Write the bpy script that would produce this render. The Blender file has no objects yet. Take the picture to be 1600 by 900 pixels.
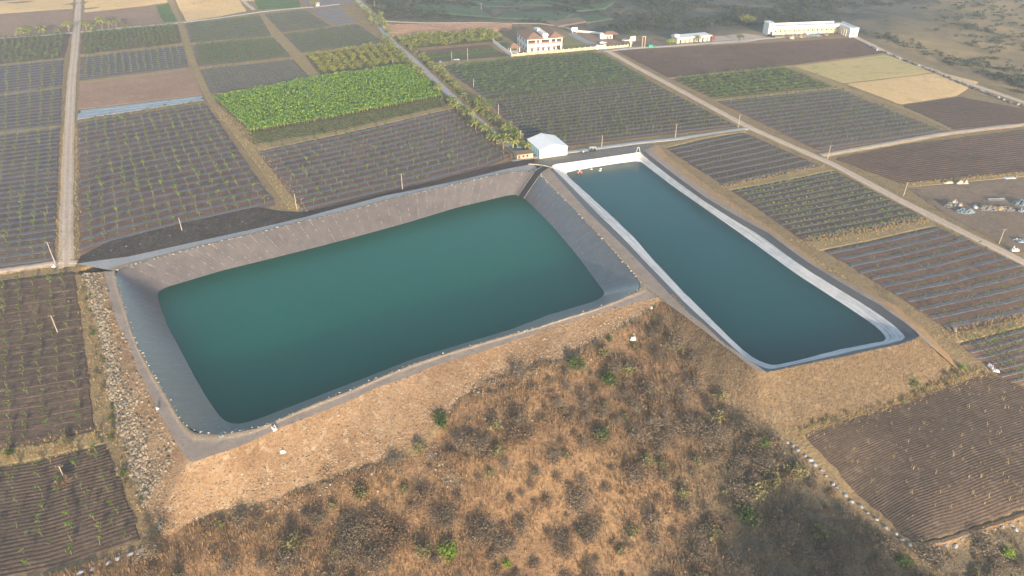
HAZE, SKY, SUN, EXPO = .00038, .15, 4.2, 1.2
import bpy, bmesh, math, random
import numpy as np
from mathutils import Vector, Matrix, Quaternion
R = math.radians
random.seed(11)
rng = np.random.default_rng(11)
S = bpy.context.scene
COL = S.collection

# ------------------------------------------------------------------ camera model
H, PITCH, F = 105.0, R(32.0), 1122.0
CP, SP = math.cos(PITCH), math.sin(PITCH)

def P(px, py, z=0.0):
    """world point at height z seen at a pixel of the 1600x900 photograph (used once, to survey the place)"""
    a, b = (px - 800) / F, (450 - py) / F
    d = (a, CP + b * SP, -SP + b * CP)
    t = (z - H) / d[2]
    return Vector((d[0] * t, d[1] * t, z))

def PX(p):
    x, y, z = p[0], p[1], p[2] - H
    dep = y * CP - z * SP
    up = y * SP + z * CP
    return 800 + F * x / dep, 450 - F * up / dep, dep

# ------------------------------------------------------------------ terrain height
CTRL = """0 60 0;0 200 0;0 330 0;0 405 0;110 400 0;110 200 0;120 0 0;400 0 0;400 150 0;450 320 0;700 150 0;800 240 0;630 290 0
1000 120 0;950 80 0;1160 200 0;1300 250 0;1000 225 0;1300 60 0;1450 335 0;1600 400 0;1600 200 0;1600 60 0;1200 20 0;800 20 0;300 360 0;860 245 0
1110 260 0;1220 340 0
130 440 -1.0;165 570 -5;190 690 -7.5;235 830 -9.5;0 432 -.6;0 560 -4.5;0 700 -7.5;100 600 -5;0 800 -9;0 900 -10;120 890 -10.3;60 480 -2.3
305 812 -9.7;400 790 -9.7;560 735 -8.5;640 708 -7.8;735 603 -3.2;880 560 -2.2;960 515 -1.2;1030 474 0.3
800 700 -7;900 800 -14;700 800 -12;500 880 -14;800 900 -18;1000 700 -9.5;1100 800 -16;1000 900 -21;1200 900 -19;1180 730 -11.5;1000 580 -5;1080 640 -7.5;650 900 -16;350 880 -11.5
1150 645 -7;1260 675 -7;1400 632 -5.6;1490 585 -3.6
1300 705 -7.6;1440 850 -10.6;1600 805 -9.4;1600 630 -5;1540 585 -4;1420 740 -8;1330 790 -12.5;1500 880 -14;1600 860 -13.5;1420 890 -16
1600 500 -2;1490 520 -1.6;1570 580 -3.5;1300 392 -.2;1450 440 -.6;1600 440 -.8;1400 470 -.6"""
_pts = []
for tok in CTRL.replace('\n', ';').split(';'):
    a, b, c = [float(v) for v in tok.split()]
    p = P(a, b, c); _pts.append((p.x, p.y, c))
for p in [(-700, 700, 0), (0, 900, 0), (700, 700, 0), (-700, 300, -1), (800, 300, 0), (-300, 100, -8), (-260, 180, -2), (0, 1500, 0),
          (-900, 1300, 0), (900, 1300, 0), (230, 100, -9), (330, 200, -2),
          (0, 40, -24), (-100, 40, -14), (110, 40, -20), (210, 40, -12)]:
    _pts.append(p)
_pts = np.array(_pts)
def _phi(r2):
    return np.where(r2 > 1e-9, 0.5 * r2 * np.log(r2 + 1e-12), 0)
def _fit(X, z, smooth=2.0):
    n = len(X); X = X / 100
    K = _phi(((X[:, None] - X[None]) ** 2).sum(-1)) + np.eye(n) * smooth * 1e-3
    Q = np.hstack([np.ones((n, 1)), X])
    A = np.zeros((n + 3, n + 3)); A[:n, :n] = K; A[:n, n:] = Q; A[n:, :n] = Q.T
    return np.linalg.solve(A, np.hstack([z, np.zeros(3)]))
_W = _fit(_pts[:, :2], _pts[:, 2])
def TN(x, y):
    x = np.asarray(x, float); y = np.asarray(y, float)
    X = np.stack([x, y], -1) / 100
    sh = x.shape; X = X.reshape(-1, 2)
    out = np.zeros(len(X))
    for i in range(0, len(X), 20000):
        c = X[i:i + 20000]
        out[i:i + 20000] = _phi(((c[:, None] - _pts[None, :, :2] / 100) ** 2).sum(-1)) @ _W[:-3] + _W[-3] + c @ _W[-2:]
    out = out.reshape(sh)
    # far country levels out; an unseen rise added behind the viewpoint shades the gully
    k = np.clip((y - 480) / 150, 0, 1); k = k * k * (3 - 2 * k)
    out = out * (1 - k)
    out = np.clip(out, -26, 3)
    k = np.clip((60 - y) / 70, 0, 1); k = k * k * (3 - 2 * k)
    side = np.exp(-((x - 112) / 36) ** 2)
    hgt = 30 * side * np.clip((30 - y) / 110, 0, 1) * (.5 + 1.0 * fbm(x / 22, y / 22, 41, 5))
    out = out * (1 - k) + k * (-12 + hgt)
    return out
def T(x, y):
    return float(TN(np.array([x]), np.array([y]))[0])
def G(px, py, lift=0.0):
    """terrain point at a surveyed pixel"""
    z = 0.0
    for _ in range(25):
        p = P(px, py, z); z = 0.5 * z + 0.5 * T(p.x, p.y)
    p = P(px, py, z)
    return Vector((p.x, p.y, z + lift))

def inside(poly, x, y):
    poly = np.asarray(poly)[:, :2]; x = np.asarray(x); y = np.asarray(y)
    r = np.zeros(x.shape, bool)
    n = len(poly)
    for i in range(n):
        x1, y1 = poly[i]; x2, y2 = poly[(i + 1) % n]
        if y1 == y2: continue
        c = ((y1 > y) != (y2 > y)) & (x < (x2 - x1) * (y - y1) / (y2 - y1) + x1)
        r ^= c
    return r

def value_noise(x, y, seed=0):
    g = np.random.default_rng(seed).random((64, 64))
    x = np.asarray(x, float); y = np.asarray(y, float)
    xi = np.floor(x).astype(int); yi = np.floor(y).astype(int)
    u = x - xi; v = y - yi; u = u * u * (3 - 2 * u); v = v * v * (3 - 2 * v)
    a = g[xi % 64, yi % 64]; b = g[(xi + 1) % 64, yi % 64]; c = g[xi % 64, (yi + 1) % 64]; d = g[(xi + 1) % 64, (yi + 1) % 64]
    return (a * (1 - u) + b * u) * (1 - v) + (c * (1 - u) + d * u) * v
def fbm(x, y, seed=0, octv=4):
    r = 0; a = 1; s = 0
    for o in range(octv):
        r = r + a * value_noise(x * 2 ** o + 13.7 * o, y * 2 ** o + 7.1 * o, seed + o); s += a; a *= .5
    return r / s

# ------------------------------------------------------------------ tags, mesh helpers
def tag(o, label=None, cat=None, group=None, kind=None):
    if label: o['label'] = label
    if cat: o['category'] = cat
    if group: o['group'] = group
    if kind: o['kind'] = kind
    return o

def empty(name, loc, rz=0.0, s=1.0):
    o = bpy.data.objects.new(name, None); COL.objects.link(o)
    o.location = loc; o.rotation_euler = (0, 0, rz); o.scale = (s, s, s); o.empty_display_size = .3
    return o

def np_mesh(name, V, Fc, mats, mi=None, smooth=False):
    """all faces the same size; V (n,3), Fc (m,k)"""
    V = np.asarray(V, np.float32); Fc = np.asarray(Fc, np.int32)
    me = bpy.data.meshes.new(name)
    m, k = Fc.shape
    me.vertices.add(len(V)); me.vertices.foreach_set('co', V.ravel())
    me.loops.add(m * k); me.loops.foreach_set('vertex_index', Fc.ravel())
    me.polygons.add(m); me.polygons.foreach_set('loop_start', np.arange(0, m * k, k, dtype=np.int32))
    me.polygons.foreach_set('loop_total', np.full(m, k, np.int32))
    for x in (mats if isinstance(mats, (list, tuple)) else [mats]): me.materials.append(x)
    if mi is not None: me.polygons.foreach_set('material_index', np.asarray(mi, np.int32))
    me.polygons.foreach_set('use_smooth', np.full(m, bool(smooth)))
    me.update(calc_edges=True); me.validate()
    return me

def obj(name, me, parent=None, loc=None):
    o = bpy.data.objects.new(name, me); COL.objects.link(o)
    if parent: o.parent = parent
    if loc is not None: o.location = loc
    return o

class MB:
    """collects shapes for ONE mesh"""
    def __init__(s): s.v = []; s.f = []; s.m = []
    def add(s, vs, fs, mi=0):
        n = len(s.v); s.v += [tuple(v) for v in vs]
        for f in fs: s.f.append(tuple(i + n for i in f)); s.m.append(mi)
        return s
    def box(s, x0, x1, y0, y1, z0, z1, mi=0, skip=()):
        vs = [(x0, y0, z0), (x1, y0, z0), (x1, y1, z0), (x0, y1, z0), (x0, y0, z1), (x1, y0, z1), (x1, y1, z1), (x0, y1, z1)]
        fs = [(3, 2, 1, 0), (4, 5, 6, 7), (0, 1, 5, 4), (1, 2, 6, 5), (2, 3, 7, 6), (3, 0, 4, 7)]
        return s.add(vs, [f for i, f in enumerate(fs) if i not in skip], mi)
    def tube(s, pts, rad, n=6, mi=0, cap=True):
        pts = [Vector(p) for p in pts]
        rad = [rad] * len(pts) if not isinstance(rad, (list, tuple)) else rad
        rings = []
        for i, p in enumerate(pts):
            d = (pts[min(i + 1, len(pts) - 1)] - pts[max(i - 1, 0)]).normalized()
            a = d.cross(Vector((0, 0, 1)))
            if a.length < .05: a = d.cross(Vector((0, 1, 0)))
            a.normalize(); b = d.cross(a)
            rings.append([p + (a * math.cos(2 * math.pi * k / n) + b * math.sin(2 * math.pi * k / n)) * rad[i] for k in range(n)])
        vs = [v for r in rings for v in r]; fs = []
        for i in range(len(pts) - 1):
            for k in range(n):
                fs.append((i * n + k, i * n + (k + 1) % n, (i + 1) * n + (k + 1) % n, (i + 1) * n + k))
        if cap:
            fs.append(tuple(range(n))[::-1]); fs.append(tuple(range((len(pts) - 1) * n, len(pts) * n)))
        return s.add(vs, fs, mi)
    def quad(s, a, b, c, d, mi=0): return s.add([a, b, c, d], [(0, 1, 2, 3)], mi)
    def ico(s, c, r, sub=1, jit=.0, sq=(1, 1, 1), mi=0, seed=None):
        bm = bmesh.new(); bmesh.ops.create_icosphere(bm, subdivisions=sub, radius=1)
        rr = random.Random(seed) if seed is not None else random
        vs = []
        for v in bm.verts:
            k = r * (1 + rr.uniform(-jit, jit))
            vs.append((c[0] + v.co.x * k * sq[0], c[1] + v.co.y * k * sq[1], c[2] + v.co.z * k * sq[2]))
        fs = [tuple(v.index for v in f.verts) for f in bm.faces]; bm.free()
        return s.add(vs, fs, mi)
    def mesh(s, name, mats, smooth=False):
        me = bpy.data.meshes.new(name); me.from_pydata(s.v, [], s.f)
        for x in (mats if isinstance(mats, (list, tuple)) else [mats]): me.materials.append(x)
        me.polygons.foreach_set('material_index', s.m)
        if smooth: me.polygons.foreach_set('use_smooth', [True] * len(s.f))
        me.update(); return me
    def build(s, name, mats, parent=None, loc=None, smooth=False):
        return obj(name, s.mesh(name, mats, smooth), parent, loc)

# ------------------------------------------------------------------ materials
def nodes(name):
    m = bpy.data.materials.new(name); m.use_nodes = True
    nt = m.node_tree; b = nt.nodes['Principled BSDF']
    return m, nt, b
def N(nt, typ, **kw):
    n = nt.nodes.new(typ)
    for k, v in kw.items(): setattr(n, k, v)
    return n
def ramp(nt, fac, stops):
    r = N(nt, 'ShaderNodeValToRGB')
    el = r.color_ramp.elements
    while len(el) < len(stops): el.new(.5)
    for e, (p, c) in zip(el, stops):
        e.position = p; e.color = (*c, 1) if len(c) == 3 else c
    nt.links.new(fac, r.inputs[0]); return r.outputs[0]
def noise(nt, vec, scale, detail=5, rough=.55, dist=0.0):
    n = N(nt, 'ShaderNodeTexNoise'); n.inputs['Scale'].default_value = scale; n.inputs['Detail'].default_value = detail
    n.inputs['Roughness'].default_value = rough; n.inputs['Distortion'].default_value = dist
    if vec is not None: nt.links.new(vec, n.inputs['Vector'])
    return n.outputs['Fac']
def mix(nt, fac, a, b, blend='MIX'):
    m = N(nt, 'ShaderNodeMix', data_type='RGBA', blend_type=blend)
    for sock, v in ((m.inputs['Factor'], fac), (m.inputs['A'], a), (m.inputs['B'], b)):
        if hasattr(v, 'links'): nt.links.new(v, sock)
        elif isinstance(v, (int, float)): sock.default_value = v
        else: sock.default_value = (*v, 1)
    return m.outputs['Result']
def maprange(nt, v, a, b, c=0, d=1):
    m = N(nt, 'ShaderNodeMapRange'); nt.links.new(v, m.inputs[0])
    for i, x in zip((1, 2, 3, 4), (a, b, c, d)): m.inputs[i].default_value = x
    return m.outputs[0]
def bump(nt, b, h, strength, dist):
    n = N(nt, 'ShaderNodeBump'); n.inputs['Strength'].default_value = strength; n.inputs['Distance'].default_value = dist
    nt.links.new(h, n.inputs['Height']); nt.links.new(n.outputs[0], b.inputs['Normal'])
def objco(nt):
    return N(nt, 'ShaderNodeTexCoord').outputs['Object']

def soil(name, c1, c2, c3=None, sc=.08, fine=1.2, rough=.95, bs=.6, bd=.25, fineamt=.35):
    """earthy surface: broad patches between two colours, flecks of a third, fine grain"""
    m, nt, b = nodes(name); v = objco(nt)
    base = ramp(nt, noise(nt, v, sc, 6, .6), [(.35, c1), (.65, c2)])
    if c3 is not None:
        base = mix(nt, maprange(nt, noise(nt, v, sc * 4.3, 5, .65), .54, .68), base, c3)
    f = noise(nt, v, fine, 6, .7)
    g = ramp(nt, f, [(.25, (1 - fineamt,) * 3), (.75, (1 + fineamt * .6,) * 3)])
    col = mix(nt, 1.0, base, g, 'MULTIPLY')
    nt.links.new(col, b.inputs['Base Color']); b.inputs['Roughness'].default_value = rough
    b.inputs['Specular IOR Level'].default_value = .15
    bump(nt, b, f, bs, bd)
    return m
def flat(name, c, rough=.6, var=.12, sc=2.0, spec=.3, metal=0.0, bd=0.0):
    m, nt, b = nodes(name); v = objco(nt)
    f = noise(nt, v, sc, 4, .6)
    g = ramp(nt, f, [(.3, (1 - var,) * 3), (.7, (1 + var * .4,) * 3)])
    nt.links.new(mix(nt, 1.0, c, g, 'MULTIPLY'), b.inputs['Base Color'])
    b.inputs['Roughness'].default_value = rough; b.inputs['Specular IOR Level'].default_value = spec
    b.inputs['Metallic'].default_value = metal
    if bd: bump(nt, b, f, .5, bd)
    return m
def leaf(name, stops, trans=.3, rough=.6):
    """foliage: each leaf island picks its own tint"""
    m, nt, b = nodes(name)
    g = N(nt, 'ShaderNodeNewGeometry'); oi = N(nt, 'ShaderNodeObjectInfo')
    c = ramp(nt, g.outputs['Random Per Island'], stops)
    k = maprange(nt, oi.outputs['Random'], 0, 1, .78, 1.2)
    hs = N(nt, 'ShaderNodeHueSaturation'); nt.links.new(k, hs.inputs['Value']); nt.links.new(c, hs.inputs['Color'])
    nt.links.new(hs.outputs[0], b.inputs['Base Color']); b.inputs['Roughness'].default_value = rough
    b.inputs['Specular IOR Level'].default_value = .2
    tr = N(nt, 'ShaderNodeBsdfTranslucent'); nt.links.new(hs.outputs[0], tr.inputs['Color'])
    mx = N(nt, 'ShaderNodeMixShader'); mx.inputs[0].default_value = trans
    nt.links.new(b.outputs[0], mx.inputs[1]); nt.links.new(tr.outputs[0], mx.inputs[2])
    nt.links.new(mx.outputs[0], nt.nodes['Material Output'].inputs[0])
    return m
M = {}
# ------------------------------------------------------------------ palette
M['path'] = soil('gravel_path', (.33, .265, .215), (.40, .32, .26), (.27, .22, .18), .25, 3.0, bs=.5, bd=.08, fineamt=.3)
M['road'] = soil('dirt_road', (.53, .39, .28), (.61, .465, .345), (.45, .335, .235), .12, 1.6, bs=.5, bd=.12, fineamt=.22)
M['greyroad'] = soil('grey_gravel', (.40, .385, .37), (.47, .45, .43), (.38, .34, .30), .2, 2.4, bs=.5, bd=.1, fineamt=.25)
M['orange'] = soil('orange_dirt', (.40, .24, .12), (.46, .30, .16), (.34, .22, .12), .3, 1.5, bs=.5, bd=.15)
M['berm'] = soil('pale_soil', (.42, .33, .23), (.34, .25, .17), (.5, .43, .34), .6, 3.0, bs=.6, bd=.1)
M['bank'] = soil('embankment_soil', (.33, .225, .14), (.235, .15, .088), (.38, .295, .205), .10, 1.7, bs=1, bd=.4, fineamt=.5)
M['scrubbank'] = soil('overgrown_bank', (.22, .165, .105), (.28, .205, .125), (.15, .125, .09), .12, 1.4, bs=.9, bd=.35, fineamt=.45)
M['bankdry'] = soil('grassy_bank', (.255, .18, .105), (.20, .145, .09), (.30, .225, .14), .10, 1.4, bs=1, bd=.4, fineamt=.5)
M['darksoil'] = soil('dark_soil', (.095, .074, .058), (.14, .108, .084), (.20, .155, .118), .2, 1.0, bs=1, bd=.4, fineamt=.5)
M['field'] = soil('brown_soil', (.195, .125, .091), (.155, .101, .076), (.225, .148, .107), .05, .9, bs=.8, bd=.2)
M['fieldwarm'] = soil('warm_soil', (.215, .132, .094), (.168, .104, .077), (.255, .163, .114), .06, .9, bs=.8, bd=.2)
M['fielddark'] = soil('ploughed_soil', (.132, .088, .066), (.165, .110, .081), (.108, .075, .059), .02, .7, bs=.8, bd=.25)
M['fieldnear'] = soil('near_ploughed_soil', (.145, .102, .074), (.108, .079, .061), (.19, .14, .10), .09, 1.1, bs=.9, bd=.2, fineamt=.45)
M['pink'] = soil('pinkish_tilth', (.36, .23, .16), (.31, .20, .14), (.40, .265, .185), .05, .8, bs=.7, bd=.15)
M['tan'] = soil('stubble', (.80, .54, .26), (.70, .47, .22), (.60, .42, .20), .03, .6, bs=.6, bd=.2, fineamt=.2)
M['tangreen'] = soil('stubble_green', (.62, .46, .21), (.52, .41, .18), (.31, .32, .12), .035, .6, bs=.6, bd=.2, fineamt=.25)
M['drygrass'] = soil('dry_grass', (.42, .30, .15), (.34, .25, .13), (.26, .22, .11), .2, 1.5, bs=.9, bd=.3, fineamt=.4)
M['grassgreen'] = soil('short_crop', (.10, .17, .055), (.13, .20, .07), (.16, .19, .09), .08, 1.0, bs=.8, bd=.25)
M['lawn'] = soil('lawn', (.20, .22, .085), (.25, .25, .10), (.30, .26, .13), .1, 1.0, bs=.5, bd=.1)
M['weedy'] = soil('weedy_soil', (.115, .125, .06), (.15, .12, .075), (.09, .10, .05), .15, 1.0, bs=.9, bd=.3)
M['film'] = flat('mulch_film', (.135, .132, .134), .5, .35, 1.2, .4, bd=.06)
M['filmblue'] = flat('shade_net', (.30, .34, .38), .5, .3, .8, .4, bd=.1)
M['white'] = flat('white_stuff', (.66, .65, .63), .6, .15)
M['stone'] = soil('rock', (.36, .30, .22), (.44, .37, .27), (.27, .24, .20), .8, 4.0, bs=.6, bd=.05)
M['stonedark'] = soil('dark_rock', (.12, .11, .105), (.17, .155, .14), None, .8, 4.0, bs=.6, bd=.05)
M['yard'] = soil('yard_dirt', (.30, .215, .15), (.24, .172, .122), (.16, .12, .092), .05, .8, bs=.7, bd=.15)
M['paved'] = flat('grey_paving', (.30, .31, .33), .8, .15, .3)
M['pad'] = soil('packed_earth', (.56, .44, .35), (.50, .385, .30), None, .05, .8, bs=.5, bd=.1, fineamt=.2)

# ------------------------------------------------------------------ polylines
def resample(pts, n):
    pts = np.array([tuple(p) for p in pts]); d = np.r_[0, np.cumsum(np.linalg.norm(np.diff(pts[:, :2], axis=0), axis=1))]
    t = np.linspace(0, d[-1], n)
    return np.stack([np.interp(t, d, pts[:, k]) for k in range(3)], 1)
def smooth_line(p, it=2):
    p = p.copy()
    for _ in range(it): p[1:-1] = .25 * p[:-2] + .5 * p[1:-1] + .25 * p[2:]
    return p
def pl(txt, z):
    r = []
    for t in txt.split():
        a, b = t.split(','); a = float(a); b = float(b)
        r.append(P(a, b, z) if z is not None else G(a, b))
    return r
RZ, W1, W2 = 1.5, -5.1, -1.4
# reservoir 1, rim and waterline (N, E, S, W)
r1 = dict(
 N=pl("180,424 197,417 255,401 292,391 350,376 400,364.5 432,356 522,335 560,326 617,310 695,292 780,272 798,269.5 828,268 842,270", RZ),
 E=pl("842,270 848,278 875,305 895,325 910,341 940,372 970,405 987,425 998,438 1001,446", RZ),
 S=pl("1001,446 997,454 979,462 960,471 925,485 885,497 832,514 800,522 720,545 650,567 600,587 547,610 492,631 432,657 400,669 360,676 335,678", RZ),
 W=pl("335,678 305,676 297,671 285,659 272,638 250,600 235,577 216,542 204,510 196,482 186,452 181,432 180,424", RZ))
w1 = dict(
 N=pl("250,453 258,449.5 300,437 350,422 400,410 500,385 575,365 640,347 712,325 795,305 808,304 816,307", W1),
 E=pl("816,307 830,320 862,352 900,397 937,447 944,455 945,459", W1),
 S=pl("945,459 942,464 925,472 857,492 800,514 650,559 540,602 400,656 378,662 366,663", W1),
 W=pl("366,663 356,661 347,655 325,625 302,585 277,537 262,510 250,477 246,462 247,456 250,453", W1))
r2 = dict(
 N=pl("859,260.5 866,256.5 900,252 950,245 990,239 1003,236.5", RZ),
 E=pl("1003,236.5 1009,238 1050,270 1100,307 1150,337 1200,364 1262,410 1330,451 1375,477 1415,505 1432,519 1437,525", RZ),
 S=pl("1437,525 1430,530 1402,539 1362,547 1320,557 1267,567 1215,578.5 1198,581.5", RZ),
 W=pl("1198,581.5 1184,579 1170,571 1137,542 1100,507 1079,491 1047,460 1010,421 976,386 920,332 885,293 861,266 859,260.5", RZ))
w2 = dict(
 N=pl("884,270 900,266.5 930,261 960,256 990,252 1001,252.5", W2),
 E=pl("1001,252.5 1012,261 1050,290 1100,325 1150,360 1200,396 1245,429 1312,472 1350,497 1372,512 1383,523 1385,528", W2),
 S=pl("1385,528 1380,533 1312,546 1250,562 1215,570 1203,570", W2),
 W=pl("1203,570 1190,567 1175,560 1150,537 1112,500 1072,460 1020,405 987,367 950,332 900,287 886,274 884,270", W2))
NS = dict(N=90, E=50, S=90, W=50)
def ring(d, ns, it=2):
    out = []
    for k in 'NESW': out.append(resample(d[k], ns[k])[:-1])
    p = np.vstack(out)
    for _ in range(it): p = .25 * np.roll(p, 1, 0) + .5 * p + .25 * np.roll(p, -1, 0)
    return p
R1, Q1, R2, Q2 = ring(r1, NS), ring(w1, NS), ring(r2, NS), ring(w2, NS)

# outer edges
oW = pl("163,424 168,450 180,495 200,537 215,575 232,612 250,647 266,675 282,702 292,716", 1.35)
oC = pl("292,716 299,722 312,719 327,713", 1.35)
oS = pl("327,713 370,699 400,686.5 432,671 462,659 540,629 590,605 650,584 677,572 750,550 800,534 862,511 960,482 1015,467 1050,460", 1.35)
oN = pl("120,412 150,407.5 200,401 300,379 400,357 475,339.5 525,326 600,306 650,296 725,280 795,263 835,256", 1.2)
toeW = pl("122,427 135,460 150,510 160,560 168,610 180,660 195,710 215,770 232,815 246,834", None)
toeC = pl("246,834 256,838 275,832 300,819", None)
toeS = pl("300,819 330,803 400,788 470,765 560,737 640,709 690,665 735,605 800,586 880,563 950,525 1000,497 1037,472", None)
toe2W = pl("1037,472 1035,500 1060,540 1090,590 1120,630 1150,648", None)
toe2S = pl("1497,578 1430,622 1350,650 1260,674 1205,667 1165,655 1150,648", None)
pathE = pl("1012,233 1028,226 1042,243 1100,286 1205,358 1300,425 1345,447 1400,478 1450,520 1483,556 1497,578", None)

# ------------------------------------------------------------------ terrain sheet (reaches the horizon)
def axis(a, b, step, far, g=1.12):
    core = list(np.arange(a, b + 1e-6, step)); s = step; x = core[0]; lo = []
    while x > -far: s *= g; x -= s; lo.append(x)
    s = step; x = core[-1]; hi = []
    while x < far: s *= g; x += s; hi.append(x)
    return np.array(lo[::-1] + core + hi)
gx = axis(-170, 190, 1.25, 5200); gy0 = axis(70, 330, 1.25, 5200, 1.07)
gy = gy0[gy0 > -420]
GX, GY = np.meshgrid(gx, gy, indexing='ij')
GZ = TN(GX, GY)
def poly_of(*lists): return np.array([[v[0], v[1]] for l in lists for v in l])
scrub_poly = poly_of(pl("246,836 300,821 400,790 560,738 640,710 690,668 735,606 800,586 880,563 950,525 1000,497 1037,472 1060,530 1090,590 1150,655 1215,684 1260,720 1340,800 1430,868 1600,818", None),
                     [(150, 90), (170, 40), (60, -400), (-400, -400), (-160, 60)], pl("90,898 200,862", None))
in_scrub = inside(scrub_poly, GX, GY)
low = inside(poly_of(oW, oC, oS, r2['S'][::-1][2:], r2['E'][::-1], r2['N'][::-1], oN[::-1]), GX, GY)
low2_poly = poly_of(toeW, toeC, toeS, toe2W, toe2S[::-1], pathE[::-1], oN[::-1])
low2 = inside(low2_poly, GX, GY)
rough = (fbm(GX / 9, GY / 9, 3, 5) - .5) * 2.6 + (fbm(GX / 2.6, GY / 2.6, 9, 3) - .5) * .9
far_m = np.clip((GY - 470) / 120, 0, 1)
roll = (fbm(GX / 120, GY / 120, 5, 4) - .5) * 9 * far_m + (fbm(GX / 18, GY / 18, 15, 4) - .5) * 2.0 * far_m
GZ = np.where(in_scrub, GZ + rough, GZ - .12) + roll
deep = low2.copy()
for ox, oy in ((3, 0), (-3, 0), (0, 3), (0, -3), (2, 2), (-2, 2), (2, -2), (-2, -2)):
    deep &= inside(low2_poly, GX + ox, GY + oy)
GZ = np.where(deep, GZ - 1.5, GZ)
GZ = np.where(low, np.minimum(GZ, -13), GZ)
nx, ny = len(gx), len(gy)
idx = np.arange(nx * ny).reshape(nx, ny)
q = np.stack([idx[:-1, :-1], idx[1:, :-1], idx[1:, 1:], idx[:-1, 1:]], -1).reshape(-1, 4)
TERR_V = np.stack([GX, GY, GZ], -1)
# zones: R = dry hillside, G = far scrub country, B = tan far slope and gully greyed for shade
zr = in_scrub.astype(float); zg = np.zeros_like(zr)
pxx, pyy, dep = PX((GX, GY, np.zeros_like(GX)))
farline = np.interp(pxx, [-400, 560, 600, 800, 880, 930, 1050, 1200, 1330, 1420, 1600, 2600], [-90, -8, 34, 32, 45, 54, 58, 46, 54, 84, 160, 420])
zg = np.clip((farline - pyy) / 6 + .5, 0, 1) * (GY > 150)
zg = np.where(dep < 5, 0, zg)
zt = np.clip((pxx - 1330 + (pyy - 40) * 2.2 + (fbm(GX / 40, GY / 40, 23, 3) - .5) * 300) / 160, 0, 1) * zg
zb = np.clip((pxx - 1000 + (fbm(GX / 12, GY / 12, 21, 3) - .5) * 300) / 180, 0, 1) * zr  # right gully made greyer: its shade is put into the ground colour
m, nt, b = nodes('ground'); v = objco(nt)
at = N(nt, 'ShaderNodeVertexColor', layer_name='zone'); sep = N(nt, 'ShaderNodeSeparateColor'); nt.links.new(at.outputs[0], sep.inputs[0])
grass = ramp(nt, noise(nt, v, .15, 6, .65), [(.32, (.30, .215, .12)), (.5, (.36, .26, .14)), (.68, (.24, .18, .105))])
hill = ramp(nt, noise(nt, v, .06, 8, .68, .6), [(.28, (.18, .118, .075)), (.45, (.295, .183, .103)), (.60, (.40, .25, .135)), (.74, (.215, .142, .09))])
hill = mix(nt, maprange(nt, noise(nt, v, .33, 6, .7), .55, .70), hill, (.15, .115, .085))
hill2 = ramp(nt, noise(nt, v, .09, 8, .68, .5), [(.3, (.13, .115, .085)), (.5, (.20, .16, .105)), (.7, (.15, .125, .085))])
hill = mix(nt, sep.outputs[2], hill, hill2)
far = ramp(nt, noise(nt, v, .022, 9, .66, .8), [(.32, (.055, .07, .055)), (.47, (.095, .105, .08)), (.60, (.21, .17, .125)), (.74, (.115, .115, .09))])
fart = ramp(nt, noise(nt, v, .03, 9, .66, .8), [(.3, (.20, .155, .095)), (.48, (.36, .26, .14)), (.62, (.48, .335, .17)), (.75, (.23, .175, .105))])
far = mix(nt, sep.outputs[2], far, fart)
col = mix(nt, sep.outputs[0], grass, hill); col = mix(nt, sep.outputs[1], col, far)
f = noise(nt, v, 1.5, 7, .72)
col = mix(nt, 1.0, col, ramp(nt, f, [(.28, (.55,) * 3), (.72, (1.25,) * 3)]), 'MULTIPLY')
nt.links.new(col, b.inputs['Base Color']); b.inputs['Roughness'].default_value = .95; b.inputs['Specular IOR Level'].default_value = .1
bump(nt, b, f, 1.0, .45)
M['ground'] = m
me = np_mesh('ground', TERR_V.reshape(-1, 3), q, M['ground'], smooth=True)
ca = me.color_attributes.new('zone', 'FLOAT_COLOR', 'POINT')
ca.data.foreach_set('color', np.stack([zr.ravel(), zg.ravel(), np.maximum(zb, zt).ravel(), np.ones(zr.size)], 1).astype(np.float32).ravel())
tag(obj('ground', me), 'dry grassy ground and scrub hillside running to the far country', 'ground', kind='structure')
from bisect import bisect_right
def TZ(x, y):
    """height of the built terrain sheet"""
    i = min(max(bisect_right(gx, x) - 1, 0), nx - 2); j = min(max(bisect_right(gy, y) - 1, 0), ny - 2)
    u = (x - gx[i]) / (gx[i + 1] - gx[i]); w = (y - gy[j]) / (gy[j + 1] - gy[j])
    return (GZ[i, j] * (1 - u) + GZ[i + 1, j] * u) * (1 - w) + (GZ[i, j + 1] * (1 - u) + GZ[i + 1, j + 1] * u) * w

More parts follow.
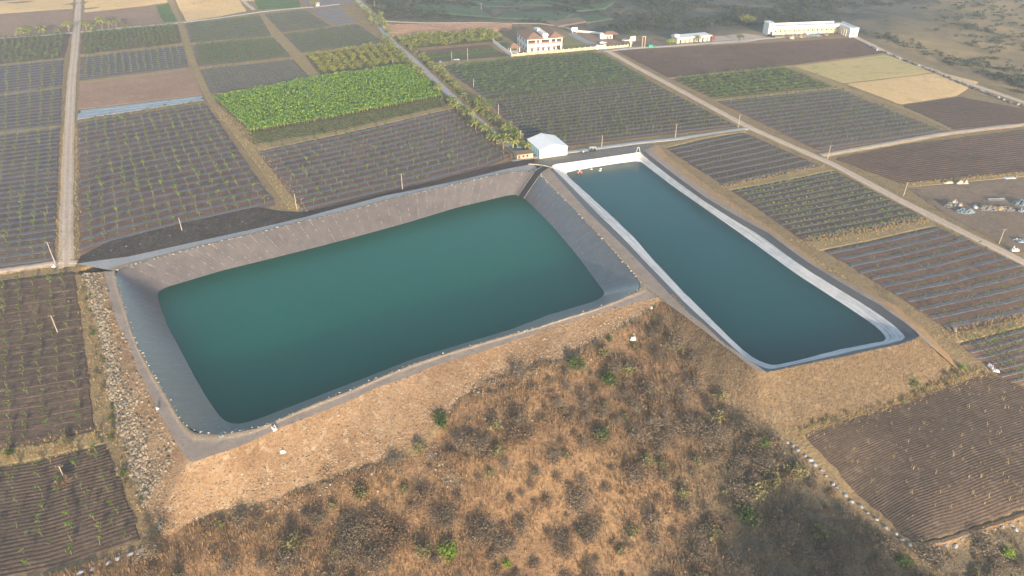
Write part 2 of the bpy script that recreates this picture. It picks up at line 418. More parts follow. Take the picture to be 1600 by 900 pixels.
# ------------------------------------------------------------------ lofts
def loft(name, A, B, mats, rows=6, closed=False, bow=0.0, disp=0.0, dsc=4.0, rowmat=None, extra=None, seed=0, smooth=True):
    A = np.array([tuple(p) for p in A]); B = np.array([tuple(p) for p in B]); n = len(A)
    t = np.linspace(0, 1, rows + 1)
    L = A[None] * (1 - t[:, None, None]) + B[None] * t[:, None, None]
    L[:, :, 2] += bow * np.sin(np.pi * t)[:, None]
    if disp:
        k = np.sin(np.pi * np.clip(t, 0, 1)) ** .5
        d = (fbm(L[:, :, 0] / dsc, L[:, :, 1] / dsc, 31 + seed, 5) - .5) * 2 * disp
        L[:, :, 2] += d * k[:, None]
    if extra: L = extra(L, t)
    m = n if closed else n - 1
    F_, mi, = [], []
    for i in range(rows):
        for j in range(m):
            F_.append((i * n + j, i * n + (j + 1) % n, (i + 1) * n + (j + 1) % n, (i + 1) * n + j)); mi.append(rowmat[i] if rowmat else 0)
    # face upward
    V = L.reshape(-1, 3)
    f0 = np.array(F_); nz = np.cross(V[f0[:, 1]] - V[f0[:, 0]], V[f0[:, 3]] - V[f0[:, 0]])[:, 2].sum()
    if nz < 0: F_ = [f[::-1] for f in F_]
    me = np_mesh(name, V, F_, mats, mi, smooth)
    # uv: metres along, fraction down
    du = np.r_[0, np.cumsum(np.linalg.norm(np.diff(A[:, :2], axis=0), axis=1))]
    uv = me.uv_layers.new(name='run'); 
    lo = np.zeros(len(me.loops), np.int32); me.loops.foreach_get('vertex_index', lo)
    uv.data.foreach_set('uv', np.stack([du[lo % n] / 10, t[lo // n]], 1).astype(np.float32).ravel())
    return me, L

# liner of reservoir 1
m, nt, b = nodes('black_liner'); uvn = N(nt, 'ShaderNodeUVMap', uv_map='run'); v = objco(nt)
su = N(nt, 'ShaderNodeSeparateXYZ'); nt.links.new(uvn.outputs[0], su.inputs[0])
md = N(nt, 'ShaderNodeMath', operation='PINGPONG'); nt.links.new(su.outputs[0], md.inputs[0]); md.inputs[1].default_value = .19
seam = maprange(nt, md.outputs[0], .012, .004)
dots = maprange(nt, noise(nt, v, 1.4, 3, .7), .50, .60)
mm = N(nt, 'ShaderNodeMath', operation='MULTIPLY'); nt.links.new(seam, mm.inputs[0]); nt.links.new(dots, mm.inputs[1])
dust = noise(nt, v, .35, 6, .6)
base = ramp(nt, dust, [(.35, (.092, .079, .073)), (.65, (.128, .108, .098))])
seamd = N(nt, 'ShaderNodeMath', operation='MULTIPLY'); nt.links.new(seam, seamd.inputs[0]); seamd.inputs[1].default_value = .4
base = mix(nt, seamd.outputs[0], base, (.06, .06, .06))
mm2 = N(nt, 'ShaderNodeMath', operation='MULTIPLY'); nt.links.new(mm.outputs[0], mm2.inputs[0]); mm2.inputs[1].default_value = .8
nt.links.new(mix(nt, mm2.outputs[0], base, (.45, .42, .40)), b.inputs['Base Color'])
b.inputs['Coat Weight'].default_value = .55; b.inputs['Coat Roughness'].default_value = .28; b.inputs['Roughness'].default_value = .34; b.inputs['Specular IOR Level'].default_value = .8
mp = N(nt, 'ShaderNodeMapping'); nt.links.new(uvn.outputs[0], mp.inputs[0]); mp.inputs['Scale'].default_value = (14, 1.2, 1)
bump(nt, b, noise(nt, mp.outputs[0], 1.0, 5, .65), .38, .4)
M['liner'] = m
B1 = Q1.copy(); B1 = Q1 + (Q1 - R1) * .35
me, L1 = loft('pond_liner', R1, B1, M['liner'], 10, closed=True, disp=.06, dsc=3)
tag(obj('pond_liner', me), 'black plastic liner sloping down to the green water of the larger reservoir', 'pond liner')
# liner of reservoir 2: black upper band, pale dried silt below
m, nt, b = nodes('silted_liner'); v = objco(nt)
at = N(nt, 'ShaderNodeAttribute', attribute_name='silt')
fz = noise(nt, v, .5, 6, .65); add = N(nt, 'ShaderNodeMath', operation='MULTIPLY_ADD'); nt.links.new(fz, add.inputs[0]); add.inputs[1].default_value = .35; nt.links.new(at.outputs['Fac'], add.inputs[2])
k = maprange(nt, add.outputs[0], .60, .74)
silt = ramp(nt, noise(nt, v, .3, 6, .6), [(.3, (.50, .49, .485)), (.6, (.66, .645, .63))])
mpv = N(nt, 'ShaderNodeUVMap', uv_map='run'); mp = N(nt, 'ShaderNodeMapping'); nt.links.new(mpv.outputs[0], mp.inputs[0]); mp.inputs['Scale'].default_value = (.4, 14, 1)
lines = maprange(nt, noise(nt, mp.outputs[0], 1.0, 3, .6), .40, .50, .68, 1.0)
silt = mix(nt, 1.0, silt, lines, 'MULTIPLY')
nt.links.new(mix(nt, k, (.10, .10, .105), silt), b.inputs['Base Color'])
b.inputs['Roughness'].default_value = .6
bump(nt, b, fz, .4, .15)
M['liner2'] = m
B2 = Q2 + (Q2 - R2) * .35
me, L2 = loft('pond_liner', R2, B2, M['liner2'], 14, closed=True, disp=.08, dsc=3)
nn = len(R2); cum = np.cumsum([NS[k] - 1 for k in 'NESW'])
v0 = np.concatenate([np.full(NS['N'] - 1, .02), np.full(NS['E'] - 1, .30), np.full(NS['S'] - 1, .30), np.full(NS['W'] - 1, .30)])
for _ in range(4): v0 = .25 * np.roll(v0, 1) + .5 * v0 + .25 * np.roll(v0, -1)
tt = np.linspace(0, 1, 15)
sl = np.clip((tt[:, None] - v0[None]) / .12 + .5, 0, 1)
a = me.attributes.new('silt', 'FLOAT', 'POINT'); a.data.foreach_set('value', sl.astype(np.float32).ravel())
tag(obj('pond_liner', me), 'liner of the smaller reservoir, black at the rim and pale with dried silt below', 'pond liner')

# water
def water(name, ringpts, z, c1, c2, label, rgh, sc):
    m, nt, b = nodes(name + '_surface'); v = objco(nt)
    nt.links.new(ramp(nt, noise(nt, v, .012, 3, .5), [(.35, c1), (.65, c2)]), b.inputs['Base Color'])
    b.subsurface_method = 'BURLEY'; b.inputs['Subsurface Weight'].default_value = .9; b.inputs['Subsurface Radius'].default_value = (1, 1, 1); b.inputs['Subsurface Scale'].default_value = 60
    b.inputs['Roughness'].default_value = rgh; b.inputs['IOR'].default_value = 1.33; b.inputs['Specular IOR Level'].default_value = .5
    mp = N(nt, 'ShaderNodeMapping'); nt.links.new(v, mp.inputs[0]); mp.inputs['Rotation'].default_value = (0, 0, .5); mp.inputs['Scale'].default_value = (1, 2.2, 1)
    bump(nt, b, noise(nt, mp.outputs[0], sc, 4, .65), .3, .16)
    vs = [(x, y, z) for x, y, _ in ringpts]
    mb = MB(); mb.add(vs, [tuple(range(len(vs)))])
    o = mb.build(name, m)
    if o.data.polygons[0].normal.z < 0: o.data.flip_normals()
    return tag(o, label, 'water', kind='structure')
water('water', Q1 - (Q1 - R1) * .04, W1 + .02, (.004, .112, .072), (.005, .128, .078), 'green water filling the larger trapezoid reservoir', .10, 1.6)
water('water', Q2 - (Q2 - R2) * .08, W2 + .02, (.004, .074, .076), (.005, .086, .080), 'blue green water filling the long narrow reservoir', .08, 2.2)

# paths round the reservoirs
def path(name, A, B, n, rowmat, mats, label, rows=None, disp=.05, **kw):
    a = resample(A, n); c = resample(B, n)
    me, L = loft(name, a, c, mats, rows or len(rowmat), rowmat=rowmat, disp=disp, dsc=1.5, **kw)
    return tag(obj(name, me), label, 'path', kind='structure'), L
def cat3(*a): return np.vstack([resample(p, n) for p, n in a])
berm = lambda L, t: (L.__setitem__((slice(None), slice(None), 2), L[:, :, 2] + (np.exp(-((t - .12) / .09) ** 2) * .3)[:, None] * (.6 + .8 * fbm(L[:, :, 0] / 1.3, L[:, :, 1] / 1.3, 77, 2))) or L)
rW = r1['W'][::-1]; rS = r1['S'][::-1]
mats3 = [M['berm'], M['path']]
a = np.vstack([resample(rW, 120)[:100], np.vstack([resample(rW, 120)[100:], resample(rS, 300)[:12]]), resample(rS, 300)[12:]])
c = np.vstack([resample(oW, 100), resample(oC, 32), resample(oS, 288)])
me, L = loft('path', a, c, mats3, 8, rowmat=[0, 0, 1, 1, 1, 1, 1, 1], disp=.06, dsc=1.5, extra=berm)
tag(obj('path', me), 'grey gravel path round the left and front of the larger reservoir', 'path', kind='structure')
path('path', r1['E'], r2['W'][::-1], 120, [0, 1, 1, 1, 1, 1, 1, 1], mats3, 'earth path on the dam between the two reservoirs', disp=.10, extra=berm)
path('gravel_road', r1['N'], oN, 240, [0, 1, 1, 1], [M['berm'], M['greyroad']], 'grey gravel road along the far edge of the larger reservoir', extra=berm)
# dark bank from that road down to the field
fN = pl("126,400 147,389 172,376 250,356 400,323 440,330 470,332 540,317 600,302 700,277 760,261 800,252 835,247", None)
oNr, fNr = resample(oN, 160), resample(fN, 160)
o_, _ = path('soil_bank', oNr[:78], fNr[:78], 100, [0] * 6, [M['darksoil']], 'bank of dark bare soil between the gravel road and the largest mulched field', disp=.35); o_['category'] = 'bank'
o_, _ = path('soil_bank', oNr[77:], fNr[77:], 100, [0] * 6, [M['fielddark']], 'brown bank below the seedling field between banana plantation and reservoir', disp=.3); o_['category'] = 'bank'
# embankments
def bank(name, A, B, n, mats, label, rows=16, disp=.2, sink=.45, **kw):
    a = resample(A, n); c = resample(B, n);     c[:, :2] += (np.stack([fbm(c[:, 0] / 4, c[:, 1] / 4, 51, 3), fbm(c[:, 0] / 4, c[:, 1] / 4, 61, 3)], 1) - .5) * 1.6
    c[:, 2] = [TZ(x, y) - sink for x, y in c[:, :2]]
    c[:, 2] = np.convolve(np.pad(c[:, 2], 4, mode='edge'), np.ones(9) / 9, 'valid')
    me, L = loft(name, a, c, mats, rows, disp=disp, dsc=3.0, **kw)
    tag(obj(name, me), label, 'embankment', kind='structure'); return L
LB1 = bank('embankment', list(resample(oW, 40)) + list(resample(oC, 12)) + list(resample(oS, 120)), list(resample(toeW, 40)) + list(resample(toeC, 12)) + list(resample(toeS, 120)), 300, [M['bank']],
           'tan stony embankment falling from the larger reservoir towards the camera')
cW = pl("1050,460 1079,491 1100,507 1137,542 1170,571 1184,579 1198,581.5", RZ)
cAll = smooth_line(np.vstack([resample(cW, 60), resample(r2['S'][::-1], 110)[1:]]), 4)
tAll = smooth_line(np.vstack([resample(toe2W, 60), resample(toe2S[::-1], 110)[1:]]), 14)
LB23 = bank('embankment', cAll, tAll, 240, [M['bankdry']], 'tan grassy embankment round the near end of the narrow reservoir', disp=.3)
LB2, LB3 = LB23[:, :84], LB23[:, 84:]
path('path', r2['E'], pathE[1:], 140, [0, 0, 1, 1], [M['path'], M['orange']], 'orange dirt track along the right side of the narrow reservoir', disp=.12)
pathN2 = pl("835,255 850,250 900,241 950,233 1000,226 1028,226", None)
path('path', r2['N'], pathN2, 80, [0] * 4, [M['path']], 'earth strip between the narrow reservoir and the rows of seedlings', disp=.12)
# ------------------------------------------------------------------ fields: sheets on the terrain, with raised beds where the photo shows them
def zl(x, y, lift):
    return TZ(x, y) + lift
class Field: pass
def gp(txt):
    return [G(*[float(q) for q in t.split(',')]) for t in txt.split()]
FLD = {}
def field(key, name, label, top, bot, soilm, beds=0, film=None, hw=.16, bh=.09, nu=48, lift=.16, cat='field', edge=.6, gap=.0, furrow=0, fh=.18, seed=0, kind='structure', skip=0, clip=None):
    f = Field(); f.top = resample(gp(top), nu + 1); f.bot = resample(gp(bot), nu + 1); FLD[key] = f
    def at(u, v):
        x = np.interp(u, np.linspace(0, 1, nu + 1), f.top[:, 0]) * (1 - v) + np.interp(u, np.linspace(0, 1, nu + 1), f.bot[:, 0]) * v
        y = np.interp(u, np.linspace(0, 1, nu + 1), f.top[:, 1]) * (1 - v) + np.interp(u, np.linspace(0, 1, nu + 1), f.bot[:, 1]) * v
        return x, y
    f.at = at
    vs = []; hs = []; mt = []
    if beds:
        p = 1 / beds
        for i in range(beds):
            c = (i + .5) * p
            isf = film is not None
            vs += [i * p, c - p * (hw + .05), c - p * hw, c + p * hw, c + p * (hw + .05)]
            hs += [0, 0, bh, bh, 0]; mt += [0, 1, 1, 1, 0]
        vs.append(1.0); hs.append(0); mt.append(0)
    elif furrow:
        for i in range(furrow):
            vs += [i / furrow, (i + .35) / furrow, (i + .65) / furrow]; hs += [0, fh, fh]; mt += [0, 0, 0]
        vs.append(1.0); hs.append(0); mt.append(0)
    else:
        k = 12
        vs = list(np.linspace(0, 1, k + 1)); hs = [0] * (k + 1); mt = [0] * (k + 1)
    vs = np.array(vs); hs = np.array(hs); us = np.linspace(0, 1, nu + 1)
    U, Vv = np.meshgrid(us, vs)
    X = np.interp(U, us, f.top[:, 0]) * (1 - Vv) + np.interp(U, us, f.bot[:, 0]) * Vv
    Y = np.interp(U, us, f.top[:, 1]) * (1 - Vv) + np.interp(U, us, f.bot[:, 1]) * Vv
    # wavering rows and an uneven margin
    wob = (fbm(X / 7 + seed, Y / 7, 81 + seed, 3) - .5)
    dv = f.bot[:, :2] - f.top[:, :2]; ln = np.linalg.norm(dv, axis=1)
    un = (dv / np.maximum(ln, 1e-6)[:, None])
    X = X + un[:, 0][None] * wob * (.7 if (beds or furrow) else edge); Y = Y + un[:, 1][None] * wob * (.7 if (beds or furrow) else edge)
    e = (fbm(X / 2.5, Y / 2.5, 91 + seed, 2) - .5) * 2 * edge
    X[:, 0] += e[:, 0]; X[:, -1] += e[:, -1]
    hmul = .3 + 1.4 * fbm(X / 3, Y / 3, 99 + seed, 3)
    Z = np.empty_like(X)
    for a in range(X.shape[0]):
        for c in range(X.shape[1]): Z[a, c] = TZ(X[a, c], Y[a, c])
    Z += lift + hs[:, None] * hmul
    # tuck the margins into the ground so that no sheet edge stands up
    Z[0, :] -= lift * .7; Z[-1, :] -= lift * .7; Z[:, 0] -= lift * .7; Z[:, -1] -= lift * .7
    n = nu + 1; F_ = []; mi = []
    rr = np.random.default_rng(seed + 5)
    cp = np.array([(q[0], q[1]) for q in gp(clip)]) if clip else None
    for a in range(len(vs) - 1):
        bedi = a // 5
        if a % 5 == 0 or not beds: e0, e1 = rr.integers(0, 2), nu - rr.integers(0, 2)
        for c in range(nu):
            if clip and not inside(cp, np.array([X[a:a + 2, c:c + 2].mean()]), np.array([Y[a:a + 2, c:c + 2].mean()]))[0]: continue
            F_.append((a * n + c, (a + 1) * n + c, (a + 1) * n + c + 1, a * n + c + 1))
            on = mt[a] and film is not None and e0 <= c < e1 and not (gap and rr.random() < gap) and bedi >= skip
            mi.append(1 if on else 0)
    me = np_mesh(name, np.stack([X, Y, Z], -1).reshape(-1, 3), F_, [soilm] + ([film] if film is not None else []), mi, False)
    o = obj(name, me); tag(o, label, cat, kind=kind)
    f.o = o; f.beds = beds; f.clip = cp; return f

fm = M['film']
# left of the left-hand track
field('D', 'field', 'large mulched seedling field left of the dirt road, lowest of the left strip', '-60,216 94,198', '-90,432 87,409', M['field'], 27, fm, .15, seed=1, edge=.8)
field('C', 'field', 'mulched field with tall seedling columns left of the dirt road, second up', '-60,156 97,136', '-60,214 95,196', M['field'], 12, fm, .14, seed=2)
field('B', 'field', 'mulched field left of the dirt road below the dense green orchard', '-60,108 99,92', '-60,155 98,135', M['field'], 11, fm, .14, seed=3)
field('A', 'field', 'dense green orchard field left of the dirt road under the palms', '-60,65 111,50', '-60,106 101,90', M['field'], 0, seed=4)
field('A2', 'field', 'bare brown field behind the palms left of the dirt road', '-60,31 114,16', '-60,64 112,49', M['pink'], 0, seed=5)
field('A3', 'field', 'pale stubble field at the top left beside the dirt road', '-60,8 116,-3', '-60,30 114,15', M['tan'], 0, seed=6)
field('A4', 'field', 'dark strip of bare earth in the top left corner', '-60,-8 100,-14', '-60,7 112,-2', M['fielddark'], 0, seed=7)
# between the track and the second path
field('E0', 'field', 'pale stubble field right of the dirt road at the top', '134,-12 258,-16', '131,20 263,6', M['tan'], 0, seed=8)
field('E1', 'field', 'bare brown field behind the palms right of the dirt road', '131,21 243,10', '128,46 254,33', M['pink'], 0, seed=9)
field('E2', 'field', 'small bright green crop patch by the brown field', '244,10 264,7', '255,33 277,31', M['grassgreen'], 0, seed=10)
field('E', 'field', 'dense green orchard block right of the dirt road under the palm row', '127,51 277,37', '125,85 284,67', M['field'], 0, seed=11)
field('Fm', 'field', 'mulched block with young trees above the pinkish bare field', '126,89 286,71', '124,126 295,106', M['field'], 11, fm, .15, seed=12)
field('Gp', 'field', 'pinkish bare tilled field right of the dirt road', '125,130 303,108', '122,171 316,148', M['pink'], 0, seed=13, furrow=26, fh=.08)
field('Gs', 'field', 'narrow strip under grey blue netting below the pinkish field', '122,173 317,150', '121,187 319,157', M['field'], 3, M['filmblue'], .43, .15, seed=14)
field('Hh', 'field', 'largest mulched seedling field between the dirt road and the curved grassy path', '122,192 321,161', '124,397 180,379 300,349 432,320', M['fieldwarm'], 21, fm, .12, seed=15, nu=60, edge=.9)
# between the second and third path
field('I0', 'field', 'pale stubble field at the top between two tracks', '266,-14 362,-16', '291,32 386,19', M['tan'], 0, seed=16)
field('I', 'field', 'grey green seedling block below the grey farm track', '289,36 408,25', '298,66 424,55', M['field'], 12, fm, .12, seed=17)
field('J', 'field', 'green seedling block, middle one of three between two grassy paths', '301,70 427,58', '309,104 455,88', M['field'], 12, fm, .12, seed=18)
field('K', 'field', 'brown mulched block touching the top edge of the bright banana field', '312,108 458,92', '329,146 486,122', M['field'], 14, fm, .15, seed=19)
field('L', 'field', 'soil under the bright green banana plantation', '333,153 500,121 642,102', '392,208 520,186 692,152', M['weedy'], 0, seed=20)
field('Lw', 'field', 'weedy dark strip along the lower edge of the banana plantation', '383,211 520,188 694,154', '396,227 530,204 704,164', M['weedy'], 8, None, .2, .2, seed=21)
field('Nn', 'field', 'mulched seedling field between the banana plantation and the larger reservoir', '403,236 540,208 708,169', '472,331 600,301 760,261 802,243', M['fieldwarm'], 13, fm, .14, seed=22, nu=60, edge=.9)
# between the third path and the middle road
field('O0', 'field', 'green crop field beside the small white hut at the top', '392,-10 462,-14', '404,17 470,13', M['grassgreen'], 0, seed=23)
field('O', 'field', 'grey green block of seedlings under the top farm track', '413,24 476,17', '440,50 517,41', M['field'], 12, fm, .12, seed=24)
field('Pk', 'field', 'small striped field beside the lone round tree', '484,17 528,14', '523,41 560,36', M['pink'], 7, fm, .25, seed=25)
field('Q', 'field', 'grey green seedling block above the bushy yellow green field', '443,53 560,39', '466,83 600,66', M['field'], 13, fm, .12, seed=26)
field('Rr', 'field', 'field of bushy yellow green rows above the banana plantation', '476,86 611,69', '501,117 640,98', M['weedy'], 0, seed=27)
field('Q0', 'field', 'striped brown field at the top right of the green crop', '470,-12 545,-14', '478,12 560,7', M['pink'], 9, fm, .25, seed=28)
# right of the middle road
field('Ss', 'field', 'pinkish striped field below the far farm road', '592,39 800,34', '612,57 800,47', M['pink'], 0, furrow=9, fh=.5, seed=29)
field('Tt', 'field', 'orchard ground of low trees left of the white villa', '620,60 770,48', '637,76 788,63', M['weedy'], 0, seed=30)
field('U1', 'field', 'reddish bare garden bed left of the villa wall', '648,80 764,69', '660,86 772,75', M['fieldwarm'], 0, seed=31)
field('U2', 'field', 'bright green vegetable plot left of the villa wall', '655,86 771,75', '664,91 780,80', M['grassgreen'], 0, seed=32)
field('U3', 'field', 'brown weedy plot with two poles left of the villa wall', '664,91 780,80', '680,97 796,87', M['weedy'], 0, seed=33)
field('Vv', 'field', 'dense green orchard field in front of the white villa', '690,104 800,92 938,81', '757,152 880,138 1010,121', M['weedy'], 12, fm, .12, seed=34)
field('Ww', 'field', 'dark mulched field behind the white shed', '762,157 1012,125', '834,234 1152,197', M['fielddark'], 17, fm, .11, seed=35, nu=60)
# right of the long dirt road
field('X', 'field', 'wide dark ploughed field in front of the two long buildings', '962,79 1180,68 1336,59', '1044,121 1240,102 1392,82', M['fielddark'], 0, furrow=30, fh=.12, seed=36, nu=60)
field('Y', 'field', 'dense dark green orchard field right of the long dirt road', '1050,123 1228,105', '1114,154 1300,135', M['weedy'], 8, None, .2, .2, seed=37)
field('Z', 'field', 'mulched field with grey strips right of the long dirt road', '1120,158 1308,138', '1278,235 1478,206', M['field'], 15, fm, .14, seed=38)
field('AA', 'field', 'dry yellow field with greenish tinge beside the far right track', '1242,103 1391,85', '1318,130 1472,112', M['tangreen'], 0, seed=39)
field('AB', 'field', 'dry tan stubble field, the nearer one by the far right track', '1322,131 1470,113', '1408,163 1494,150 1530,128', M['tan'], 0, seed=40)
field('AC', 'field', 'dark bare field between stubble and the pale right hand track', '1410,165 1500,151 1640,178', '1488,203 1640,190', M['fielddark'], 0, furrow=14, fh=.12, seed=41)
field('AD', 'field', 'dark ploughed field between the two right hand tracks', '1304,249 1400,229 1640,198', '1412,287 1640,266', M['fielddark'], 0, furrow=20, fh=.14, seed=42)
field('AE', 'field', 'bare dirt yard with scrap heaps beside the long dirt road', '1414,291 1640,272', '1470,330 1560,377 1640,412', M['yard'], 0, seed=43)
# between the long dirt road and the narrow reservoir
field('AF', 'field', 'seedling field of dark rows at the far end of the narrow reservoir', '1040,231 1160,206', '1132,291 1284,260', M['fielddark'], 9, fm, .11, seed=44)
field('AG', 'field', 'seedling field with bright leaves beside the middle of the narrow reservoir', '1142,297 1304,266', '1256,377 1449,341', M['fielddark'], 12, fm, .11, seed=45)
field('AH', 'field', 'field of wide grey strips and bare saplings right of the narrow reservoir', '1288,391 1600,322', '1484,519 1700,470', M['fieldwarm'], 11, fm, .14, .09, seed=46, gap=.03, nu=90, clip='1276,389 1452,350 1700,468 1700,520 1484,522')
field('AI', 'field', 'lowest field of grey strips at the right edge of the picture', '1500,537 1640,499', '1585,603 1700,580', M['fieldwarm'], 7, fm, .15, .09, seed=47)
# near fields
field('AJ', 'field', 'large ploughed brown field below the narrow reservoir at the lower right', '1254,680 1640,535', '1432,852 1660,776', M['fieldnear'], 0, furrow=56, fh=.055, seed=48, nu=90, clip='1250,676 1390,632 1536,580 1600,606 1690,640 1690,780 1432,856')
field('AK', 'field', 'brown field of thin saplings left of the stony embankment', '-60,446 116,424', '-60,707 60,694 150,674', M['fieldnear'], 19, None, .16, .07, seed=49, nu=60)
field('AL', 'field', 'furrowed brown field in the lower left corner', '-60,738 60,722 165,694', '-60,915 80,888 222,842', M['fieldnear'], 0, furrow=30, fh=.07, seed=50, nu=60)
# tan grass balks between fields
def balk(label, top, bot, m='drygrass', **kw): field(label, 'grass_strip', label, top, bot, M[m], 0, lift=.2, cat='grass strip', edge=.9, seed=hash(label) % 50 if False else len(label), **kw)
balk('yellow grass strip below the dense orchard at the far left', '-60,106 100,90', '-60,109 99,93', nu=30)
balk('yellow grass strip between two mulched fields at the left', '-60,154 98,134', '-60,158 97,138', nu=30)
balk('pale grass strip above the lowest left mulched field', '-60,212 96,195', '-60,218 94,199', nu=30)
balk('thin grass strip below the orchard right of the dirt road', '125,85 285,67', '126,89 286,71', nu=30)
balk('thin grass strip above the pinkish bare field', '124,126 296,105', '125,130 302,109', nu=30)
balk('tan grass strip below the weedy edge of the banana plantation', '394,227 530,204 706,163', '403,236 540,208 709,169', nu=40)
balk('curved grassy path from the top track down to the larger reservoir', '258,-10 265,7 276,33 297,97 320,152 380,228 432,300 455,330', '266,-12 274,8 286,33 305,92 331,150 396,228 452,300 474,329', nu=50)
balk('grassy path beside the bushy field running down to the bananas', '404,22 424,55 455,87 486,122', '412,22 440,51 475,85 500,119', nu=40)
balk('tan grass strip between the two seedling fields by the narrow reservoir', '1132,291 1285,259', '1141,297 1304,266', nu=30)
balk('orange grass strip above the wide grey strips at the right', '1257,379 1451,342', '1283,391 1460,353', nu=40)
balk('orange grass strip above the lowest right field', '1486,521 1640,486', '1500,536 1640,499', nu=40)
balk('orange grass strip along the toe of the near right embankment', '1248,672 1390,627 1496,590 1536,574', '1256,682 1390,636 1500,597 1540,584', nu=40)
balk('grass strip between the two dark fields beside the dirt yard', '1412,287 1640,266', '1416,294 1640,273', nu=40)
balk('orange grass strip between the two lower left fields', '-60,706 60,695 150,672', '-60,736 60,718 165,692', nu=40)
balk('strip of dry grass in front of the villa wall', '680,97 800,88 940,77', '690,103 800,92 942,81', nu=40)
balk('grass strip between the dark ploughed field and the tan fields', '1044,121 1240,101 1392,82', '1050,123 1240,104 1394,85', nu=40)
balk('grass strip left of the tan stubble fields', '1232,103 1300,134 1312,138 1410,170 1488,205', '1241,103 1318,132 1326,138 1420,170 1494,203', nu=40)
balk('grass strip above the nearest right hand seedling rows', '1028,227 1100,210 1170,200', '1040,231 1100,216 1166,206', nu=30)
balk('thin grass strip between two seedling blocks left of the bushy rows', '297,67 425,56', '301,70 428,58', nu=30)
balk('thin grass strip above the brown mulched block', '309,104 456,88', '312,108 459,92', nu=30)
balk('thin grass strip above the bushy yellow green rows', '465,83 602,66', '475,86 612,69', nu=30)
balk('thin weedy strip between the orchard and the dark mulched field', '757,152 880,138 1010,121', '762,156 880,142 1012,125', 'weedy', nu=40)
balk('thin grass strip below the dark green orchard at right', '1114,154 1302,135', '1118,158 1312,138', nu=30)

# ------------------------------------------------------------------ tracks
def track(name, label, line, w, m, n=90, lift=.24, crown=.10):
    c = resample(gp(line), n); c = smooth_line(c, 3)
    d = np.gradient(c[:, :2], axis=0); d /= np.linalg.norm(d, axis=1)[:, None]; nrm = np.stack([-d[:, 1], d[:, 0]], 1)
    offs = np.array([-1, -.8, -.5, -.2, .2, .5, .8, 1]); hs = np.array([-.3, 0, -.06, crown * .6, crown * .6, -.06, 0, -.3])
    ww = (w / 2) * (1 + .3 * (fbm(c[:, 0] / 6, c[:, 1] / 6, 7, 3) - .5))
    V = []
    for o_, h in zip(offs, hs):
        jit = (fbm(c[:, 0] / 2 + o_ * 9, c[:, 1] / 2, 17, 2) - .5) * (.9 if abs(o_) == 1 else .3)
        xy = c[:, :2] + nrm * (o_ * ww + jit)[:, None]
        V.append(np.c_[xy, [TZ(x, y) + lift + h for x, y in xy]])
    V = np.array(V); k = len(offs)
    Fc = [(i * n + j, i * n + j + 1, (i + 1) * n + j + 1, (i + 1) * n + j) for i in range(k - 1) for j in range(n - 1)]
    V = V.reshape(-1, 3); f0 = np.array(Fc[len(Fc) // 2])
    if np.cross(V[f0[1]] - V[f0[0]], V[f0[3]] - V[f0[0]])[2] < 0: Fc = [f[::-1] for f in Fc]
    ms = [0, 1, 2, 1, 2, 1, 0]; mi = [ms[i] for i in range(k - 1) for j in range(n - 1)]
    return tag(obj(name, np_mesh(name, V, Fc, [M['drygrass'] if m is M['road'] else m, m, M['rut'] if m is M['road'] else m], mi, True)), label, 'road', kind='structure')
M['rut'] = soil('wheel_rut', (.60, .48, .37), (.68, .55, .43), (.50, .39, .29), .2, 1.2, bs=.4, bd=.1, fineamt=.22)
track('dirt_road', 'pale dirt road running up the left side to the far fields', '104,418 104,400 105,300 107,225 112,130 117,80 120,45 123,10 125,-20', 5.0, M['road'])
track('dirt_road', 'long straight dirt road slanting down the right side', '950,80 1000,108 1060,140 1166,197 1235,228 1300,256 1400,310 1500,361 1600,411 1680,452', 4.6, M['road'])
track('farm_road', 'narrow farm road lined with palm trees in the middle', '548,-10 580,22 608,60 640,88 665,110 700,145 740,182 780,213 815,243', 4.0, M['greyroad'])
track('dirt_track', 'grey track under the palms along the top of the seedling blocks', '-60,63 60,56 118,50 200,41 290,33 400,21 470,14 530,9', 3.2, M['greyroad'])
track('dirt_track', 'far right track beside a line of rough stones', '1334,57 1365,72 1400,89 1500,126 1600,160 1680,190', 4.6, M['road'])
track('dirt_track', 'pale track branching right from the long dirt road', '1282,243 1310,238 1390,224 1480,208 1600,194 1680,186', 4.0, M['road'])
track('dirt_track', 'short track from the near left field to the dirt road', '-60,436 0,424 60,415 100,409 122,411', 3.4, M['road'])
track('dirt_track', 'track along the far end of the narrow reservoir to the long dirt road', '800,252 835,245 880,238 940,230 1000,222 1060,216 1120,207 1170,200', 3.4, M['greyroad'])
track('dirt_track', 'track past the far long building towards the villa', '942,80 985,75 1040,72 1120,66 1200,59 1240,56', 3.6, M['greyroad'])
track('dirt_track', 'far track above the pinkish striped field', '580,33 660,35 760,33 850,36 885,42 905,52', 3.2, M['road'])
track('driveway', 'grey paved driveway beside the villa lawn', '893,52 905,60 922,67 936,74', 5.5, M['paved'], n=30)
track('dirt_track', 'short track beside the white hut at the very top', '362,-12 378,2 398,18', 3.4, M['road'], n=30)
